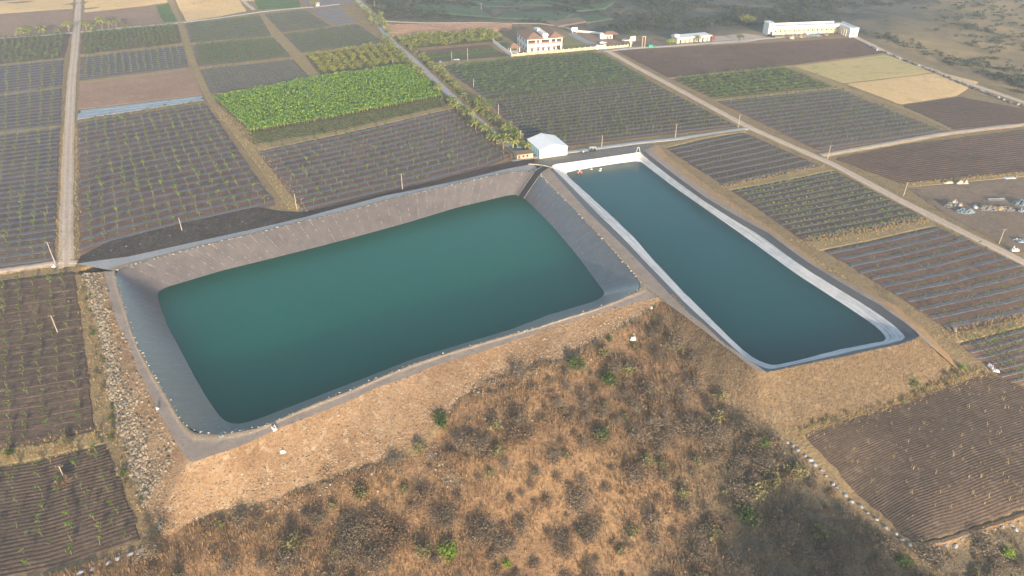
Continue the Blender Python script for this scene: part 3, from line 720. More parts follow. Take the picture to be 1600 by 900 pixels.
# ------------------------------------------------------------------ plant prototypes (all quads)
M['bark'] = flat('bark', (.20, .15, .105), .9, .3, 6)
M['palebark'] = flat('pale_stem', (.21, .17, .115), .9, .25, 6)
M['leaf_young'] = leaf('young_leaf', [(0, (.06, .13, .025)), (.5, (.11, .20, .035)), (.85, (.18, .25, .05)), (1, (.27, .25, .08))])
M['leaf_bright'] = leaf('bright_leaf', [(0, (.11, .21, .03)), (.5, (.20, .32, .045)), (1, (.32, .38, .08))])
M['leaf_orchard'] = leaf('orchard_leaf', [(0, (.085, .15, .055)), (.5, (.13, .21, .07)), (1, (.21, .27, .09))])
M['leaf_banana'] = leaf('banana_leaf', [(0, (.05, .15, .02)), (.4, (.17, .34, .03)), (.8, (.33, .50, .05)), (1, (.48, .54, .12))], .35, .45)
M['leaf_palm'] = leaf('palm_leaf', [(0, (.11, .15, .04)), (.5, (.21, .24, .065)), (1, (.42, .38, .13))], .25, .5)
M['leaf_yellow'] = leaf('yellow_leaf', [(0, (.15, .19, .04)), (.5, (.27, .28, .06)), (1, (.46, .38, .10))])
M['twig_dry'] = leaf('dry_twig', [(0, (.15, .12, .095)), (.5, (.22, .17, .125)), (1, (.30, .225, .155))], .1, .9)
M['twig_rust'] = leaf('rusty_twig', [(0, (.18, .12, .08)), (.5, (.26, .175, .11)), (1, (.35, .235, .145))], .1, .9)
M['leaf_olive'] = leaf('olive_leaf', [(0, (.15, .145, .07)), (.5, (.22, .20, .09)), (1, (.31, .26, .13))], .2, .8)
M['leaf_green'] = leaf('green_leaf', [(0, (.06, .11, .035)), (.5, (.11, .17, .05)), (1, (.18, .22, .075))])
M['leaf_lime'] = leaf('lime_leaf', [(0, (.17, .27, .03)), (.5, (.27, .40, .04)), (1, (.40, .50, .09))], .35)
M['leaf_far'] = leaf('far_scrub', [(0, (.025, .04, .027)), (.5, (.055, .07, .045)), (1, (.11, .115, .07))], .15, .9)
M['straw'] = leaf('straw', [(0, (.255, .165, .09)), (.5, (.37, .24, .13)), (1, (.50, .345, .19))], .2, .9)
M['straw_yellow'] = leaf('yellow_straw', [(0, (.38, .27, .12)), (.5, (.52, .38, .18)), (1, (.62, .48, .25))], .25, .9)
M['straw_grey'] = leaf('grey_straw', [(0, (.17, .13, .085)), (.5, (.25, .19, .12)), (1, (.34, .26, .16))], .2, .9)

def card(c, size, asp=.45, g=None, droop=0.0, up=.2):
    """one leaf-sized quad at c, random tilt"""
    d = g.normal(size=3); d[2] = abs(d[2]) * up + d[2] * .5 - droop; d /= np.linalg.norm(d)
    s = np.cross(d, g.normal(size=3)); s /= np.linalg.norm(s)
    a = d * size * .5; w = s * size * asp * .5
    return [c - a - w * .4, c - a * .1 + w * -1.0, c + a, c - a * .1 + w]
class Proto:
    def __init__(s): s.V = []; s.F = []; s.m = []
    def q(s, vs, mi):
        n = len(s.V); s.V += [np.array(v, float) for v in vs]; s.F.append((n, n + 1, n + 2, n + 3)); s.m.append(mi)
    def stem(s, pts, rad, mi=0, n=3):
        pts = [np.array(p, float) for p in pts]
        for i in range(len(pts) - 1):
            d = pts[i + 1] - pts[i]; d /= np.linalg.norm(d) + 1e-9
            a = np.cross(d, (0.3, .9, .1)); a /= np.linalg.norm(a); b_ = np.cross(d, a)
            for k in range(n):
                t0, t1 = 2 * math.pi * k / n, 2 * math.pi * (k + 1) / n
                o0 = a * math.cos(t0) + b_ * math.sin(t0); o1 = a * math.cos(t1) + b_ * math.sin(t1)
                r0, r1_ = rad[i], rad[i + 1]
                s.q([pts[i] + o0 * r0, pts[i] + o1 * r0, pts[i + 1] + o1 * r1_, pts[i + 1] + o0 * r1_], mi)
    def done(s): s.V = np.array(s.V); s.F = np.array(s.F); s.m = np.array(s.m); return s
def mk_sapling(g, h=1.8, nl=26, ls=.3, spread=.5, twigs=4):
    p = Proto(); lean = g.normal(size=2) * .06
    top = np.array([lean[0] * h, lean[1] * h, h * .8]); p.stem([(0, 0, -.15), top * .5, top], [.045, .035, .02])
    for k in range(twigs):
        a = g.uniform(0, 6.28); st = top * g.uniform(.45, .95); e = st + np.array([math.cos(a) * spread * g.uniform(.5, 1), math.sin(a) * spread * g.uniform(.5, 1), h * g.uniform(.1, .35)])
        p.stem([st, e], [.022, .008])
        for _ in range(nl // twigs):
            c = st + (e - st) * g.uniform(.3, 1.1) + g.normal(size=3) * .09
            p.q(card(c, ls * g.uniform(.7, 1.2), .5, g), 1)
    return p.done()
def mk_bushy(g, w=1.0, h=1.6, nl=90, ls=.34, trunk=.4, lobes=5, mi=1):
    p = Proto(); p.stem([(0, 0, -.2), (g.normal() * .05, g.normal() * .05, trunk + h * .3)], [.07, .03])
    L = [np.array([g.uniform(-.5, .5) * w, g.uniform(-.5, .5) * w, trunk + h * g.uniform(.25, .75)]) for _ in range(lobes)]
    for c in L: p.stem([(0, 0, trunk), c], [.03, .01])
    for _ in range(nl):
        c = L[g.integers(lobes)]; d = g.normal(size=3); d /= np.linalg.norm(d)
        r = g.uniform(.35, 1) ** .6 * np.array([w * .42, w * .42, h * .32])
        p.q(card(c + d * r, ls * g.uniform(.7, 1.3), .5, g), mi)
    return p.done()
def mk_thorn(g, w=2.0, h=2.0, stems=16, tw=26, ls=.5, leafp=.0):
    """leafless thorn bush: a fan of stems carrying fine twigs, a few leaves"""
    p = Proto()
    for k in range(stems):
        a = g.uniform(0, 6.28); rr = g.uniform(.1, 1) * w * .5; hh = h * g.uniform(.55, 1) * (1 - .45 * (rr / (w * .5)) ** 2)
        e = np.array([math.cos(a) * rr, math.sin(a) * rr, hh]); mid = e * .5 + np.array([0, 0, hh * .08])
        p.stem([(math.cos(a) * .1, math.sin(a) * .1, -.2), mid, e], [.035, .022, .008])
        for _ in range(tw):
            t = g.uniform(.3, 1.05); c = e * t + g.normal(size=3) * np.array([.22, .22, .18]) * w * .45
            c[2] = max(c[2], .05)
            p.q(card(c, ls * g.uniform(.5, 1.3), .22 if g.random() > leafp else .5, g), 2 if g.random() < leafp else 1)
    return p.done()
def mk_banana(g):
    p = Proto(); h = g.uniform(1.5, 2.3); p.stem([(0, 0, -.1), (0, 0, h * .6)], [.13, .08], 0, 4)
    n = 8; a0 = g.uniform(0, 6.28)
    for k in range(n):
        a = a0 + k * 2.4 + g.normal() * .2; L = g.uniform(.9, 1.5); up = g.uniform(.6, 1.5) ; w = .2
        d = np.array([math.cos(a), math.sin(a), 0]); s = np.array([-math.sin(a), math.cos(a), 0])
        pts = [np.array([0, 0, h * .55]), d * L * .35 + np.array([0, 0, h * .55 + up * .8]), d * L * .75 + np.array([0, 0, h * .55 + up * .85]), d * L + np.array([0, 0, h * .55 + up * .45])]
        ws = [.05, w, w * .9, .06]
        for i in range(3): p.q([pts[i] - s * ws[i], pts[i] + s * ws[i], pts[i + 1] + s * ws[i + 1], pts[i + 1] - s * ws[i + 1]], 1)
    return p.done()
def mk_tuft(g, nb=7, h=.5):
    p = Proto()
    for _ in range(nb):
        a = g.uniform(0, 6.28); b0 = np.array([g.normal() * .12, g.normal() * .12, -.05]); L = h * g.uniform(.6, 1.2)
        e = b0 + np.array([math.cos(a) * L * .5, math.sin(a) * L * .5, L]); s = np.array([-math.sin(a), math.cos(a), 0]) * .045
        p.q([b0 - s, b0 + s, e + s * .3, e - s * .3], 0)
    return p.done()
def mesh_of(p, name, mats): return np_mesh(name, p.V, p.F, mats, p.m)
def merged(name, protos, xf, mats):
    """xf rows: x y z rot scale proto ; one mesh"""
    Vs, Fs, Ms = [], [], []; off = 0
    xf = np.asarray(xf)
    for k, p in enumerate(protos):
        t = xf[xf[:, 5] == k]
        if not len(t): continue
        c, s = np.cos(t[:, 3]), np.sin(t[:, 3]); n = len(p.V)
        V = np.empty((len(t), n, 3)); sc = t[:, 4][:, None]
        V[:, :, 0] = (p.V[None, :, 0] * c[:, None] - p.V[None, :, 1] * s[:, None]) * sc + t[:, 0][:, None]
        V[:, :, 1] = (p.V[None, :, 0] * s[:, None] + p.V[None, :, 1] * c[:, None]) * sc + t[:, 1][:, None]
        V[:, :, 2] = p.V[None, :, 2] * sc + t[:, 2][:, None]
        Fs.append((p.F[None] + (np.arange(len(t)) * n)[:, None, None] + off).reshape(-1, p.F.shape[1]))
        Vs.append(V.reshape(-1, 3)); Ms.append(np.tile(p.m, len(t))); off += len(t) * n
    return np_mesh(name, np.vstack(Vs), np.vstack(Fs), mats, np.concatenate(Ms))
def in_frame(x, y, z, mx=8):
    a, b_, d_ = PX((x, y, z)); return -mx < a < 1600 + mx and -mx < b_ < 900 + mx
def plant(kind, protos, mats, spots, stuff_label, cat, cap=300, stuff_name=None):
    """spots: (x, y, z, rot, scale, proto, label, group). The largest in the picture stand alone, the rest are one planting."""
    spots = [s for s in spots if in_frame(s[0], s[1], s[2])]
    ms = [mesh_of(p, kind, mats) for p in protos]
    spots.sort(key=lambda s: PX(s[:3])[2] / s[4])
    for i, s in enumerate(spots[:cap]):
        o = obj(kind, ms[s[5]]); o.location = s[:3]; o.rotation_euler = (0, 0, s[3]); o.scale = (s[4],) * 3
        tag(o, s[6], cat, s[7])
    if len(spots) > cap:
        o = obj(stuff_name or kind, merged(stuff_name or kind, protos, [s[:6] for s in spots[cap:]], mats)); tag(o, stuff_label, cat, kind='stuff')
def grid(key, cols, rows=None, jit=.25, sc=(.8, 1.2), nproto=6, label='', group='', miss=.05, us=(.03, .97), g=rng, lift=.3, offs=.5, vjit=.1):
    f = FLD[key]; rows = rows or f.beds; out = []
    for r in range(rows):
        for c in range(cols):
            if g.random() < miss: continue
            u = us[0] + (us[1] - us[0]) * (c + .5) / cols; v = (r + offs) / rows
            x, y = f.at(u, v); x += g.normal() * jit; y += g.normal() * jit * (vjit / .1) * .4
            if f.clip is not None and not inside(f.clip, np.array([x]), np.array([y]))[0]: continue
            out.append((float(x), float(y), TZ(x, y) + lift, g.uniform(0, 6.28), g.uniform(*sc), int(g.integers(nproto)), label, group))
    return out
pg = np.random.default_rng(4)
# saplings
sap = [mk_sapling(pg, pg.uniform(1.5, 2.1), nl, ls, .62, tw) for nl, ls, tw in ((40, .36, 4), (50, .36, 5), (28, .34, 4), (56, .38, 5), (18, .30, 4), (40, .40, 4))]
sp = []
def sgrid(key, cols, label, **kw): sp.extend(grid(key, cols, label=label, group=label + 's' if False else 'saplings: ' + label, **kw))
sgrid('Hh', 14, 'young leafy sapling on the raised beds of the largest mulched field', sc=(1.1, 1.8))
sgrid('Nn', 19, 'young leafy sapling on the beds between banana plantation and larger reservoir', sc=(.95, 1.6))
sgrid('D', 8, 'young sapling on the lowest mulched field left of the dirt road', sc=(.8, 1.5))
sgrid('AK', 7, 'thin leaning sapling in the brown field left of the stony embankment', sc=(.8, 1.25), lift=.15, jit=.35)
sgrid('AL', 7, 'sparse thin sapling in the furrowed field at the lower left corner', rows=9, sc=(.8, 1.4), lift=.3, jit=.6)
sgrid('AH', 26, 'bare little sapling on the wide grey strips beside the narrow reservoir', sc=(.6, 1.0), miss=.15)
sgrid('AI', 16, 'small sapling on the lowest grey strips at the right edge', sc=(.7, 1.2))
sgrid('AF', 22, 'bright seedling on the dark rows at the far end of the narrow reservoir', sc=(.45, .8))
sgrid('Ww', 44, 'seedling on the dark mulched field behind the white shed', sc=(.9, 1.4), jit=.4)
sgrid('Z', 25, 'seedling on the grey strips right of the long dirt road', sc=(1.0, 1.4))
sgrid('C', 8, 'tall sapling in columns left of the dirt road, second field up', sc=(1.0, 1.5))
sgrid('B', 8, 'tall sapling in columns left of the dirt road, third field up', sc=(1.2, 1.7))
sgrid('Fm', 14, 'young tree on the mulched block above the pinkish field', sc=(1.1, 1.5))
sgrid('K', 22, 'seedling on the brown mulched block above the bananas', sc=(.6, .9))
plant('sapling', sap, [M['palebark'], M['leaf_young']], sp, 'remaining saplings of the mulched fields, in rows to the far edge', 'sapling', 290, 'sapling_planting')
# bright seedlings (low, leafy)
sed = [mk_bushy(pg, .7, .8, 22, .3, .1, 3) for _ in range(4)]
sp = grid('AG', 26, nproto=4, sc=(.8, 1.3), label='bright leafy seedling on the rows beside the middle of the narrow reservoir', group='bright seedlings by the narrow reservoir')
plant('seedling', sed, [M['palebark'], M['leaf_bright']], sp, 'remaining bright seedlings on the rows beside the narrow reservoir', 'seedling', 280, 'seedling_planting')
# orchard trees
orc = [mk_bushy(pg, pg.uniform(1.5, 1.9), pg.uniform(1.3, 1.8), 60, .5, .35, 5) for _ in range(5)]
sp = []
def ogrid(key, cols, rows, label, **kw): sp.extend(grid(key, cols, rows, label=label, group='orchard: ' + label, nproto=5, lift=.1, **kw))
ogrid('Vv', 42, 14, 'low leafy orchard tree in front of the white villa', sc=(.8, 1.1))
ogrid('Y', 22, 8, 'dark green orchard tree right of the long dirt road', sc=(.95, 1.25))
ogrid('A', 16, 11, 'leafy orchard tree left of the dirt road under the palms', sc=(.85, 1.2), us=(.02, .96))
ogrid('E', 21, 10, 'leafy orchard tree right of the dirt road under the palm row', sc=(.85, 1.2))
ogrid('I', 27, 14, 'leafy tree of the seedling block below the grey farm track', sc=(.5, .75))
ogrid('J', 27, 14, 'leafy tree of the middle seedling block between grassy paths', sc=(.6, .85))
ogrid('O', 18, 13, 'leafy tree of the grey green block under the top farm track', sc=(.45, .65))
ogrid('Q', 30, 14, 'leafy tree of the grey green block above the bushy field', sc=(.5, .7))
plant('orchard_tree', orc, [M['bark'], M['leaf_orchard']], sp, 'remaining orchard trees in rows across the far blocks', 'orchard tree', 290, 'orchard_planting')
# yellow green bushes in rows
yb = [mk_bushy(pg, 2.6, 2.4, 110, .6, .3, 7) for _ in range(4)]
sp = []
f = FLD['Rr']
for c in range(10):
    for r in range(13):
        u = (c + .5) / 10; v = (r + .5) / 13; x, y = f.at(u, v)
        sp.append((float(x + pg.normal() * .5), float(y + pg.normal() * .4), TZ(x, y), pg.uniform(0, 6), pg.uniform(.8, 1.25), int(pg.integers(4)), 'bushy yellow green shrub in the rows above the banana plantation', 'yellow green shrubs in rows'))
plant('shrub', yb, [M['bark'], M['leaf_yellow']], sp, '', 'shrub')
sp = grid('Tt', 28, 6, jit=1.2, nproto=4, sc=(.8, 1.4), lift=0, label='low rounded fruit tree in the orchard left of the white villa', group='fruit trees left of the villa', vjit=.3)
plant('fruit_tree', yb, [M['bark'], M['leaf_palm']], sp, '', 'fruit tree')
# bananas
ban = [mk_banana(pg) for _ in range(6)]
sp = grid('L', 100, 28, jit=.35, nproto=6, sc=(.6, 1.05), lift=0, miss=.03, us=(.0, 1.0), vjit=.2, label='tall bright green banana plant at the near edge of its plantation', group='banana plants')
sp.sort(key=lambda s: PX(s[:3])[2] / s[4])
plant('banana_plant', ban, [M['palebark'], M['leaf_banana']], sp, 'dense bright green banana plantation behind its front plants', 'banana plant', 280, 'banana_planting')
# weedy fringe below them, garden plots
tuf = [mk_bushy(pg, .9, .7, 16, .35, .05, 3) for _ in range(4)]
w_ = [s[:6] for k, c, r in (('Lw', 90, 12), ('U2', 40, 5), ('E2', 12, 12), ('O0', 30, 12)) for s in grid(k, c, r, jit=.8, nproto=4, sc=(.7, 1.3), lift=0)]
o = obj('weeds', merged('weeds', tuf, w_, [M['bark'], M['leaf_green']])); tag(o, 'low green weeds and vegetables covering the small plots', 'weeds', kind='stuff')
# palms
def mk_palm(g, h):
    t = Proto(); lean = g.normal(size=2) * .05 * h
    t.stem([(0, 0, -.2), (lean[0] * .4, lean[1] * .4, h * .5), (lean[0], lean[1], h)], [.24, .17, .12], 0, 6)
    c = Proto(); top = np.array([lean[0], lean[1], h])
    for k in range(22):
        a = k * 2.4 + g.normal() * .2; el = g.uniform(-.35, 1.2); L = g.uniform(1.7, 2.5)
        d = np.array([math.cos(a), math.sin(a), 0]); s = np.array([-math.sin(a), math.cos(a), 0])
        pts = [top + d * L * t_ * math.cos(el * .7) + np.array([0, 0, L * (math.sin(el) * t_ - .55 * t_ * t_)]) for t_ in (0, .3, .6, .85, 1)]
        ws = [.06, .32, .36, .22, .03]
        for i in range(4):
            for sg in (-1, 1):
                dz = np.array([0, 0, -.16])
                c.q([pts[i], pts[i] + s * sg * ws[i] + dz * (ws[i] > .1), pts[i + 1] + s * sg * ws[i + 1] + dz * (ws[i + 1] > .1), pts[i + 1]], 0)
    return t.done(), c.done()
pal = []
for h in (2.2, 2.9, 3.6, 1.6):
    t, c = mk_palm(pg, h); pal.append((np_mesh('trunk', t.V, t.F, M['palebark'], t.m, True), np_mesh('crown', c.V, c.F, M['leaf_palm'], c.m)))
def palm(px, py, k, s, label, group):
    s = s * 1.45 if py < 60 and px < 210 else s; p = G(px, py)
    e = empty('palm_tree', (p.x, p.y, TZ(p.x, p.y)), random.uniform(0, 6), s)
    obj('trunk', pal[k][0], e); obj('crown', pal[k][1], e); tag(e, label, 'palm tree', group)
for px, py, k, s in ((33, 57, 0, 1.2), (46, 55, 1, 1.2), (68, 53, 0, 1.3), (94, 51, 3, 1.2), (108, 48, 1, 1.2)):
    palm(px, py, k, s, 'small palm at the edge of the brown field left of the dirt road', 'palms left of the dirt road')
for px, py, k, s in ((135, 46, 1, 1.2), (146, 46, 3, 1.2), (160, 44, 2, 1.25), (170, 43, 1, 1.1), (182, 42, 1, 1.25), (199, 41, 3, .9)):
    palm(px, py, k, s, 'small palm at the edge of the brown field right of the dirt road', 'palms right of the dirt road')
ln = resample(gp('612,62 640,88 665,110 700,145 740,182 780,213 806,236'), 60); dd = np.gradient(ln[:, :2], axis=0); dd /= np.linalg.norm(dd, axis=1)[:, None]
for i in range(60):
    for sgn, lab in ((-1, 'palm on the right side of the narrow farm road'), (1, 'palm on the left side of the narrow farm road')):
        if random.random() < (.12 if i > 16 else .35): continue
        off = 4.2 + random.uniform(-.8, 1.4)
        x = ln[i, 0] - dd[i, 1] * off * sgn + random.uniform(-.8, .8); y = ln[i, 1] + dd[i, 0] * off * sgn + random.uniform(-1, 1)
        e = empty('palm_tree', (x, y, TZ(x, y)), random.uniform(0, 6), random.uniform(.75, 1.25) * (1.1 if i > 40 else 1)); k = random.randrange(4)
        obj('trunk', pal[k][0], e); obj('crown', pal[k][1], e); tag(e, lab, 'palm tree', 'palms along the ' + ('right' if sgn < 0 else 'left') + ' side of the farm road')
for px, py, s in ((592, 36, 1.6), (584, 31, 1.5), (577, 27, 1.3), (598, 44, 1.5), (602, 51, 1.5), (572, 22, 1.3), (590, 42, 1.4), (608, 58, 1.3), (580, 37, 1.2), (563, 18, 1.3), (596, 30, 1.3), (555, 12, 1.3)):
    palm(px, py, random.randrange(3), s, 'palm in the tall clump at the far bend of the farm road', 'palms at the far bend of the farm road')
for px, py, k, s, lb in ((802, 234, 2, 1.2, 'leafy palm beside the brown hut by the white shed'), (790, 226, 1, 1.3, 'palm left of the leafy one by the brown hut'), (809, 226, 0, 1.2, 'palm between the brown hut and the white shed')):
    palm(px, py, k, s, lb, None)
# single broad trees
def tree(px, py, w, h, label, lm, nl=420, ls=.6, cat='tree', name='tree', trunk=1.0):
    g = np.random.default_rng(int(px * 7 + py)); p = G(px, py); e = empty(name, (p.x, p.y, TZ(p.x, p.y)))
    t = Proto(); t.stem([(0, 0, -.4), (g.normal() * .1, g.normal() * .1, trunk), (g.normal() * .2, g.normal() * .2, trunk + h * .4)], [.22, .16, .08], 0, 6)
    L = []
    for k in range(9):
        a = k * 2.4; r = math.sqrt((k + .5) / 9) * w * .36
        c = np.array([math.cos(a) * r, math.sin(a) * r, trunk + h * (.35 + .5 * (1 - (r / (w * .5)) ** 2) * g.uniform(.6, 1))]); L.append(c)
        t.stem([(0, 0, trunk * .8), c], [.09, .02], 0, 4)
    c_ = Proto()
    for _ in range(nl):
        c = L[g.integers(9)]; d = g.normal(size=3); d /= np.linalg.norm(d); r = g.uniform(.4, 1) ** .5 * np.array([w * .25, w * .25, h * .24])
        c_.q(card(c + d * r, ls * g.uniform(.6, 1.3), .5, g), 0)
    t.done(); c_.done()
    obj('trunk', np_mesh('trunk', t.V, t.F, M['bark'], t.m, True), e); obj('crown', np_mesh('crown', c_.V, c_.F, lm, c_.m), e)
    tag(e, label, cat)
tree(492, 16, 8, 6, 'lone round brownish tree beside the small striped field', M['leaf_olive'], 420, .8)
tree(763, 178, 7, 6, 'rounded green tree between the palms and the dark mulched field', M['leaf_green'], 500, .6)
tree(1155, 65, 5, 3.4, 'small leafy tree beside the far packed earth yard', M['leaf_green'], 260, .7)
tree(1088, 66, 5, 3.4, 'dark leafy tree in front of the long low building', M['leaf_orchard'], 300, .7)
tree(1047, 71, 5.5, 3, 'low green tree left of the long low building', M['leaf_lime'], 300, .7)
tree(990, 60, 5, 4, 'green tree behind the gate pillar', M['leaf_green'], 260, .7)
tree(1165, 40, 12, 6, 'wide yellowish tree behind the packed earth yard', M['leaf_yellow'], 420, 1.0)

# ------------------------------------------------------------------ hillside bushes, one by one
def bush_set(wl, hl, mats, leafp, n=3, stems=16, tw=26, ls=.5):
    r = []
    for k in range(n):
        p = mk_thorn(pg, pg.uniform(*wl), pg.uniform(*hl), stems, tw, ls, leafp)
        st = p.m == 0
        a = Proto(); b_ = Proto()
        for msk, q_ in ((st, a), (~st, b_)):
            f = p.F[msk]; u, inv = np.unique(f, return_inverse=True); q_.V = p.V[u]; q_.F = inv.reshape(f.shape); q_.m = np.maximum(p.m[msk] - 1, 0)
        r.append((np_mesh('stem', a.V, a.F, M['bark'], a.m), np_mesh('twigs', b_.V, b_.F, mats, b_.m)))
    return r
BS = dict(dry=bush_set((3.2, 4.4), (1.8, 2.6), [M['twig_dry'], M['leaf_olive']], .12, 3, 22, 46, .36),
          rust=bush_set((2.6, 3.6), (1.3, 2.0), [M['twig_rust'], M['leaf_olive']], .08, 3, 20, 42, .34),
          olive=bush_set((3.0, 4.0), (1.8, 2.6), [M['leaf_olive'], M['leaf_olive']], .5, 2, 18, 30, .5),
          broad=bush_set((6.4, 8.0), (2.2, 3.2), [M['twig_dry'], M['leaf_olive']], .08, 3, 46, 60, .42),
          broadrust=bush_set((6.0, 7.4), (2.0, 2.8), [M['twig_rust'], M['leaf_olive']], .06, 2, 44, 58, .42),
          green=bush_set((3.0, 3.6), (1.8, 2.4), [M['leaf_green'], M['leaf_green']], .7, 2, 18, 38, .45),
          lime=bush_set((2.6, 3.0), (1.4, 2.0), [M['leaf_lime'], M['leaf_lime']], .8, 1, 16, 36, .42))
def bush_at(x, y, z, kind, s, label, group=None, name='bush'):
    k = random.choice(BS[kind]); e = empty(name, (x, y, z), random.uniform(0, 6.28), s)
    obj('stem', k[0], e); obj('foliage', k[1], e); tag(e, label, 'bush', group)
for px, py, kd, s, lb in (
    (687, 660, 'green', 1.35, 'round green bush on the stones at the toe of the front embankment'),
    (897, 575, 'green', 1.5, 'largest grey green bush at the foot of the front embankment'),
    (952, 531, 'green', .6, 'little green bush high on the front embankment'),
    (703, 868, 'lime', 1.5, 'bright lime green bush near the bottom edge'),
    (793, 880, 'lime', .7, 'small lime green bush right of the brighter large one'),
    (527, 865, 'olive', .8, 'small yellowish bush left of the lime green one'),
    (986, 838, 'olive', 1.1, 'yellow green bush in the middle of the shaded slope'),
    (1128, 622, 'olive', 1.1, 'yellowish bush in the gully left of the near right embankment'),
    (1425, 603, 'green', 1.4, 'dark green bush on the near right embankment'),
    (1378, 612, 'olive', 1.0, 'yellow green bush left of the dark one on the right embankment'),
    (1505, 575, 'lime', .6, 'tiny bright green bush where the orange track ends'),
    (505, 735, 'rust', 2.2, 'large rusty thorn bush on the lower front embankment'),
    (655, 703, 'olive', 1.1, 'olive bush beside the strip of loose stones'),
    (1062, 550, 'olive', 1.1, 'olive bush under the bank of the narrow reservoir'),
    (1575, 868, 'lime', 1.0, 'green bush beside the white stones at the lower right corner'),
    (1410, 880, 'green', 1.1, 'green bush below the corner of white stones'),
    (14, 709, 'green', .75, 'round dark bush on the orange grass strip at the left'),
    (105, 692, 'olive', .8, 'olive bush at the right end of the left grass strip'),
    (98, 755, 'rust', 1.2, 'golden clump of dry grass under the lower left pole'),
    (262, 818, 'dry', 1.6, 'grey thorn bush at the corner of the stony embankment')):
    p = G(px, py); bush_at(p.x, p.y, TZ(p.x, p.y) - .05, kd, s, lb)
hill_px = np.array([[246, 845], [300, 828], [400, 800], [560, 748], [640, 720], [700, 672], [740, 615], [800, 597], [880, 575], [950, 540], [1000, 515], [1040, 480], [1060, 530], [1090, 590], [1150, 660], [1215, 690], [1260, 730], [1340, 805], [1425, 872], [1600, 825], [1600, 930], [90, 930], [130, 898]])
cnt = 0; tries = 0; placed = []
while cnt < 262 and tries < 9000:
    tries += 1
    px, py = random.uniform(90, 1600), random.uniform(480, 925)
    if not inside(hill_px, np.array([px]), np.array([py]))[0]: continue
    d_ = .25 + .75 * min(1, max(0, (px - 400) / 500)); d_ *= (.45 + 1.1 * float(fbm(np.array([px / 90]), np.array([py / 60]), 71, 3)[0]))
    if random.random() > d_: continue
    p = G(px, py); x, y = p.x, p.y
    if any((x - a) ** 2 + (y - c) ** 2 < 4.5 for a, c in placed): continue
    placed.append((x, y))
    right = px > 980
    kd = random.choices(['dry', 'rust', 'olive', 'green'], [.62, .2, .16, .02] if right else [.42, .45, .12, .01])[0]
    lb = {'dry': 'grey leafless thorn bush', 'rust': 'rusty brown dry bush', 'olive': 'olive thorn bush', 'green': 'small green bush'}[kd] + (' in the grey gully on the right of the hillside' if right else ' on the orange hillside below the front embankment')
    bush_at(x, y, TZ(x, y) - .05, kd, random.uniform(.35, 1.0) ** 1.2 * (1.5 if right else 1.35) + .15, lb, 'hillside bushes: ' + lb); cnt += 1
for px, py, kd, s in ((560, 838, 'dry', 2.6), (590, 822, 'rust', 2.4), (545, 872, 'dry', 2.4), (625, 850, 'rust', 2.6), (585, 880, 'dry', 2.3), (690, 815, 'dry', 2.3), (665, 780, 'rust', 2.0), (755, 835, 'dry', 2.3), (780, 855, 'dry', 2.0), (450, 880, 'dry', 2.0), (810, 690, 'rust', 2.2), (750, 700, 'dry', 1.8), (905, 790, 'dry', 2.2), (1000, 745, 'rust', 2.2), (1030, 700, 'dry', 2.2), (880, 850, 'dry', 2.0), (940, 690, 'rust', 2.0), (1085, 565, 'dry', 1.9), (1030, 560, 'dry', 1.8), (1110, 690, 'dry', 2.3), (1190, 720, 'dry', 2.2), (1160, 770, 'dry', 2.2), (1090, 840, 'olive', 2.0), (1230, 830, 'dry', 2.3), (1300, 870, 'olive', 1.9)):
    p = G(px, py); bush_at(p.x, p.y, TZ(p.x, p.y) - .1, 'broadrust' if kd == 'rust' else 'broad', s * .5, 'broad spreading thorn bush, larger than the bushes around it on the hillside', 'broad thorn bushes on the hillside')
# weeds and small bushes along the left field margin and embankment toes
mar = []
for line, n, kinds, lb in (
    ('128,440 145,500 158,560 165,610 178,660 195,715 215,770 235,825', 46, ('olive', 'green', 'dry'), 'small weedy bush between the brown fields and the stony embankment'),
    ('1265,668 1350,645 1430,618 1490,585', 20, ('dry', 'olive'), 'small grey bush at the toe of the near right embankment'),
    ('1018,480 1050,540 1090,600 1140,650', 16, ('dry', 'rust', 'olive'), 'dry bush along the gully under the narrow reservoir')):
    L_ = resample(gp(line), n)
    for q_ in L_:
        x = q_[0] + random.uniform(-1.4, 1.4); y = q_[1] + random.uniform(-1.4, 1.4)
        bush_at(x, y, TZ(x, y) - .05, random.choice(kinds), random.uniform(.22, .55), lb, 'bushes: ' + lb)

# ------------------------------------------------------------------ grass on the hillside, rubble on the banks
tf = [mk_tuft(pg, 7, pg.uniform(.4, .75)) for _ in range(5)]
def scatter_px(poly, n, box, dens=None):
    out = []
    xs = np.random.default_rng(len(out) + n).uniform((box[0], box[1]), (box[2], box[3]), (n, 2))
    xs = xs[inside(poly, xs[:, 0], xs[:, 1])]
    for px, py in xs:
        p = G(px, py) if False else P(px, py, -9); out.append((p.x, p.y))
    return out
xl = np.random.default_rng(8).uniform((-95, 74), (100, 215), (110000, 2))
xl = xl[inside(scrub_poly, xl[:, 0], xl[:, 1])]
dn = fbm(xl[:, 0] / 9, xl[:, 1] / 9, 3, 5)
xl = xl[np.random.default_rng(9).random(len(xl)) < np.clip((dn - .25) * 2.2, .1, 1)]
pz = PX((xl[:, 0], xl[:, 1], np.full(len(xl), -12.)))
xl = xl[(pz[0] > -30) & (pz[0] < 1630) & (pz[1] < 930)][:40000]
pz = PX((xl[:, 0], xl[:, 1], np.full(len(xl), -12.)))[0]
xf = [(x, y, TZ(x, y), pg.uniform(0, 6), pg.uniform(.6, 1.4), int(pg.integers(5))) for x, y in xl]
gy_ = pz + pg.normal(size=len(pz)) * 130 > 1050
xf = np.array(xf)
o = obj('dry_grass', merged('dry_grass', tf, xf[~gy_], [M['straw']])); tag(o, 'orange dry grass covering the hillside', 'grass', kind='stuff')
